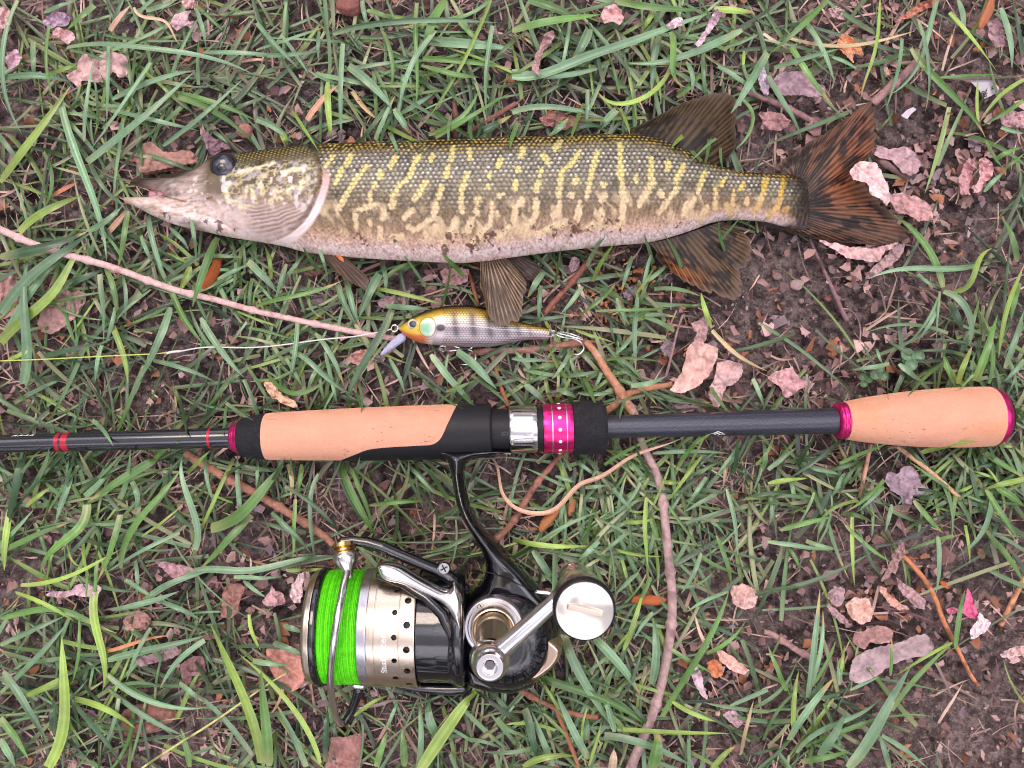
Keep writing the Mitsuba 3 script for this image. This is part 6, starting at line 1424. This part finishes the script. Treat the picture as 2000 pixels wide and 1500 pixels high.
twig('red brown straight straw left of the belly near the pelvic fin', [(914, 528), (924, 560), (932, 588), (936, 598)], [3.4, 3.6, 3], (176, 112, 88), [.005, .006, .006, .004], name='dry_stalk', category='stalk', bump=.15)

t = thing('dry_grass_blade', 'curled tan dry grass blade looping under the rod beside the reel', 'grass blade')
db = Blades()
q = spline(np.array([(962, 896, .0050), (974, 930, .0105), (980, 962, .012), (1000, 988, .0125), (1034, 1002, .0125), (1078, 998, .013), (1108, 972, .0138), (1134, 946, .0138), (1166, 934, .013), (1192, 920, .013), (1230, 894, .0135), (1270, 878, .0138), (1318, 862, .0130), (1344, 850, .0048)], float), 90)
p = W(q[:, 0], q[:, 1], q[:, 2])
db.add(p, 9.5 * PX, (214, 170, 142), fold=.4, g=np.random.default_rng(3), cols=5)
db.c = [np.clip(db.c[0], 0, .9)]
m_, c_ = db.mesh(); scene[t] = mikit.ply(m_, 'm_blade', smooth=True, color=c_)
for lab, pts, w_, col in (('orange tan dry blade lying right of the tall blade at upper middle', [(600, 235, .010), (625, 200, .0115), (662, 165, .011)], 11, (206, 148, 120)), ('yellow brown dry blade curving through the grass at upper middle', [(688, 178, .008), (712, 210, .0085), (742, 236, .007)], 9, (196, 168, 116)),
                          ('flat tan dry blade lying below the pale stick at left', [(200, 470, .008), (214, 452, .009), (240, 420, .0085), (248, 404, .006)], 13, (190, 150, 124)), ('rust coloured dry blade left of the snout of the pike', [(100, 384, .007), (128, 368, .009), (152, 356, .009)], 9, (190, 122, 92)),
                          ('tan dry blade twisting at the top left', [(215, 60, .010), (232, 36, .0115), (256, 10, .012)], 10, (200, 158, 134)), ('thin tan dry blade zigzagging at the top left', [(262, 14, .012), (300, 36, .0125), (322, 42, .013), (340, 70, .0125), (352, 88, .011)], 6, (206, 170, 138)),
                          ('orange dry blade across the grass at lower left', [(208, 1272, .0115), (250, 1260, .012), (296, 1246, .0115), (330, 1242, .010)], 7, (206, 138, 98)), ('dry tan blade end at the bottom edge right of the reel', [(1195, 1502, .010), (1197, 1484, .011), (1199, 1464, .0105)], 18, (188, 166, 140))):
    t = thing('dry_grass_blade', lab, 'grass blade'); db = Blades()
    q = spline(np.array(pts, float), 30)
    db.add(W(q[:, 0], q[:, 1], q[:, 2]), w_ * PX, col, fold=.4, g=np.random.default_rng(len(labels)), cols=5)
    m_, c_ = db.mesh(); scene[t] = mikit.ply(m_, 'm_blade', smooth=True, color=c_)


def husk(label, pts, r, col, z, category='bud scale', name='bud_scale'):
    """a rolled dry bud scale: an open curled shell"""
    t = thing(name, label, category)
    a, b = np.array(pts[0], float), np.array(pts[-1], float)
    n, m = 26, 20; s = np.linspace(0, 1, n); ang = np.linspace(-2.3, 2.0, m)
    cen = spline(np.array(pts, float), n)
    tg = np.gradient(cen, axis=0); tg /= np.linalg.norm(tg, axis=1, keepdims=True); nr = np.stack([-tg[:, 1], tg[:, 0]], -1)
    rr = r * np.interp(s, [0, .08, .3, .7, .92, 1], [.25, .7, 1, .95, .6, .12]) * (1 + .12 * (fbm2(s * 5, s * 0, 1, 3) - .5))
    R = rr[:, None] * (1 + .10 * (fbm2(np.repeat(s[:, None] * 7, m, 1).ravel(), np.tile(ang, n) * 2, 1.0, 5).reshape(n, m) - .5) * 2) * np.linspace(1, .72, m)[None]
    x = cen[:, None, 0] + nr[:, None, 0] * np.sin(ang)[None] * R; y = cen[:, None, 1] + nr[:, None, 1] * np.sin(ang)[None] * R
    zz = z + np.cos(ang)[None] * R * PX * .8
    v = W(x.ravel(), y.ravel(), zz.ravel())
    st = fbm2(np.repeat(s[:, None] * 1.5, m, 1).ravel(), np.tile(ang, n) * 4, 1.0, 9)
    c = lin(col)[None] * (.55 + .9 * st)[:, None]
    f = tri(grid_faces(n, m)); V = np.vstack([v, v - [0, 0, .0002]])
    scene[t] = mikit.ply((V, np.vstack([f, f[:, ::-1] + len(v)])), 'm_bark', smooth=True, color=np.clip(np.vstack([c, c]), .004, .9))


husk('rolled rust brown bud scale in the grass below the jaw of the pike', [(424, 504), (420, 524), (406, 548), (394, 568)], 13, (156, 84, 44), .0095)
husk('rolled orange brown bud scale beside the long stick right of the knob', [(1234, 1176), (1256, 1172), (1280, 1174), (1302, 1170)], 12, (176, 98, 58), .0095)
husk('tan bud scale under the looping dry blade right of the stem', [(1056, 1040), (1068, 1020), (1082, 1004), (1092, 988)], 11, (184, 122, 80), .0085)
husk('tiny orange bud scale above the pink petal', [(1836, 1136), (1844, 1142), (1854, 1150)], 6, (186, 92, 56), .0065)
husk('rust seed catkin end at the top right corner', [(1936, -6), (1932, 14), (1922, 36), (1912, 58)], 11, (176, 112, 82), .012, 'catkin', 'catkin')
husk('small brown catkin end in the grass right of the tan bud scale', [(1120, 972), (1116, 990), (1112, 1008)], 9, (172, 118, 82), .0075, 'catkin', 'catkin')


def stone(label, x, y, r, col, z, sq=(1, .8, .6), name='pebble', category='pebble', seed=0):
    t = thing(name, label, category)
    m = trimesh.creation.icosphere(3); v = np.asarray(m.vertices)
    v = v * (1 + .55 * (meshkit.fbm(v * 1.3 + seed * 5.7, 3, seed=seed) - .5))[:, None]
    v = v * np.array(sq) * r * PX
    c = lin(col)[None] * (.6 + .8 * meshkit.fbm(v * 1500, 3, seed=seed))[:, None]
    scene[t] = mikit.ply((v + W(x, y, z), np.asarray(m.faces)), 'm_dull', smooth=True, color=np.clip(c, .004, .9))


stone('angular pale grey pebble on the bare soil below the tail', 1556, 556, 13, (172, 146, 142), .0030, seed=1)
stone('small oval grey pebble left of the angular pebble', 1518, 540, 9, (138, 116, 112), .0022, seed=2)
stone('upright narrow pebble between the two grey pebbles', 1543, 532, 8, (130, 104, 102), .0022, (.5, 1, .6), seed=3)
stone('small reddish pebble on the bare soil above the rear blank', 1617, 584, 7, (134, 88, 78), .002, seed=4)
stone('reddish brown nut in the grass at the top edge', 682, 8, 22, (150, 100, 92), .008, (1, 1, .8), 'nut', 'nut', seed=5)
stone('pink brown acorn like nut in the grass above the head of the pike', 478, 256, 15, (178, 126, 118), .007, (1, .9, .8), 'nut', 'nut', seed=6)
stone('pale lump of clay near the lure lip below the belly', 842, 566, 12, (150, 118, 112), .004, (1, .8, .7), 'clod', 'clod', seed=7)
stone('dark clod of soil under the pale stick at left', 318, 668, 16, (74, 58, 62), .003, (1, .8, .7), 'clod', 'clod', seed=8)
stone('tiny orange brick chip at the edge of the bare soil', 1506, 1190, 7, (196, 124, 98), .003, (1, .9, .7), 'pebble', 'pebble', seed=9)


def scrap(label, poly, z, digits=None, tilt=0.0):
    t = thing('paper_scrap', label, 'paper')
    pts, f, d, nb = fill(np.array(poly, float), 3)
    zz = z + tilt * (pts[:, 0] - poly[0][0]) * PX + .0008 * (fbm2(pts[:, 0], pts[:, 1], 16, 3) - .5)
    v = W(pts[:, 0], pts[:, 1], zz)
    obj('sheet', (np.vstack([v, v - [0, 0, .00015]]), np.vstack([f[:, ::-1], f + len(v)])), 'm_paper', t, smooth=True)
    for s_, x, y, h_ in digits or ():
        m = meshkit.text_mesh(s_, h_ * PX, depth=.00003, bold=True)
        q = np.asarray(m.vertices); a = -.45
        q = np.c_[q[:, 0] * math.cos(a) - q[:, 1] * math.sin(a), q[:, 0] * math.sin(a) + q[:, 1] * math.cos(a), q[:, 2]]
        obj('digits', (q + W(x, y, z + tilt * (x - poly[0][0]) * PX + .0009), np.asarray(m.faces)), 'm_ink', t, smooth=False)


scene['m_paper'] = principled(rgb(206, 196, 206), .7)
scene['m_ink'] = principled(rgb(40, 38, 50), .6)
scrap('torn white paper scrap with printed digits near the upper right corner', [(1895, 158), (1908, 152), (1924, 148), (1940, 158), (1952, 172), (1950, 180), (1934, 188), (1921, 194), (1914, 178), (1904, 168)], .0062, [('86', 1914, 184, 8), ('9', 1934, 174, 7)])
scrap('small white paper scrap on the soil right of the tail fin', [(1760, 226), (1772, 214), (1784, 209), (1790, 214), (1780, 222), (1772, 233)], .0052)


def clover(label, x, y, r, z, col):
    t = thing('clover', label, 'clover')
    for i in range(3):
        a = i * 2.094 + x
        cx, cy = x + math.cos(a) * r * .95, y + math.sin(a) * r * .95
        an = np.linspace(0, 2 * np.pi, 22, endpoint=False)
        q = np.stack([cx + r * np.cos(an), cy + r * .92 * np.sin(an)], -1)
        pts, f, d, nb = fill(q, 3)
        v = W(pts[:, 0], pts[:, 1], z + .0012 * ((pts[:, 0] - cx) ** 2 + (pts[:, 1] - cy) ** 2) / r ** 2)
        c = np.repeat(lin(col)[None], len(v), 0) * (1 + .5 * (fbm2(pts[:, 0], pts[:, 1], 8, i) - .5))[:, None]
        obj('leaflet', (v, f[:, ::-1]), 'm_blade', t, color=np.clip(c, 0, 1))
    st = tube(spline([W(x, y, z), W(x + 6, y + 14, z - .003), W(x + 10, y + 30, 0)], 12), 1.4 * PX, 6)
    obj('stalk', st, 'm_blade', t, color=np.repeat(lin((120, 140, 84))[None], len(st[0]), 0))


clover('round leaved green clover at the edge of the grass above the rear cork', 1782, 700, 13, .0085, (104, 138, 104))
clover('small clover left of the other clover above the rear cork', 1718, 728, 10, .007, (110, 142, 108))
clover('little clover close to the rear blank end', 1690, 742, 8, .006, (98, 130, 94))


# ------------------------------------------------------------------ an added, unseen ring of trees (outside the frame; it darkens the low sky and shows in the metal)
g = np.random.default_rng(404)
wv, wf, no = [], [], 0
for i in range(34):
    a = math.radians(125 + 290 * i / 33 + g.uniform(-4, 4)); R = g.uniform(4.5, 9.5)
    cx, cy = R * math.cos(a), R * math.sin(a); ht = R * g.uniform(.55, .95)
    tv_, tf_ = tube([(cx, cy, -.05), (cx + g.normal(0, .1), cy + g.normal(0, .1), ht * .5), (cx + g.normal(0, .2), cy + g.normal(0, .2), ht)], [.16, .10, .03], 7)
    wv.append(tv_); wf.append(tf_ + no); no += len(tv_)
    for b in range(9):
        z0 = ht * g.uniform(.3, .9); aa = g.uniform(0, 6.28); L = g.uniform(.6, 1.6)
        tv_, tf_ = tube([(cx, cy, z0), (cx + math.cos(aa) * L * .5, cy + math.sin(aa) * L * .5, z0 + .4 * L), (cx + math.cos(aa) * L, cy + math.sin(aa) * L, z0 + .6 * L)], [.05, .03, .01], 5)
        wv.append(tv_); wf.append(tf_ + no); no += len(tv_)
    n = 520
    c = np.stack([cx + g.normal(0, .75, n), cy + g.normal(0, .75, n), np.clip(ht * g.uniform(.05, 1.02, n), .1, 99)], -1)
    u_, w_ = g.normal(0, 1, (2, n, 3)); u_ /= np.linalg.norm(u_, axis=1, keepdims=True); w_ /= np.linalg.norm(w_, axis=1, keepdims=True); sz = g.uniform(.06, .2, (n, 1))
    q = np.stack([c - u_ * sz, c + w_ * sz * .6, c + u_ * sz, c - w_ * sz * .6], 1)
    wv.append(q.reshape(-1, 3)); k = np.arange(n)[:, None] * 4
    wf.append(tri(np.arange(4)[None] + k) + no); no += 4 * n
scene['m_added_wood'] = principled(rgb(70, 78, 52), .8)
scene['added_woodland'] = mikit.ply((np.vstack(wv), np.vstack(wf)), 'm_added_wood')
labels['added_woodland'] = {'label': 'added ring of dark bushy trees outside the view, mirrored in the reel', 'kind': 'stuff'}

GROUPS = {'dead_leaf': 'dead leaves fallen on the grass and soil', 'twig': 'twigs and sticks lying on the ground', 'dry_stalk': 'dry stalks and straws on the ground', 'dry_grass_blade': 'dry tan grass blades', 'bud_scale': 'rolled bud scales in the grass',
          'pebble': 'small pebbles on the bare soil', 'root': 'fine roots on the soil', 'clover': 'clover plants above the rear cork handle', 'paper_scrap': 'white paper scraps', 'flower_petal': 'pink petals on the soil', 'nut': 'brown nuts in the grass', 'catkin': 'catkin ends in the grass'}
for k_ in labels:
    base_ = k_[:-4] if k_[-4:-3] == '_' and k_[-3:].isdigit() else k_
    if base_ in GROUPS and 'category' in labels[k_]:
        labels[k_]['group'] = GROUPS[base_]
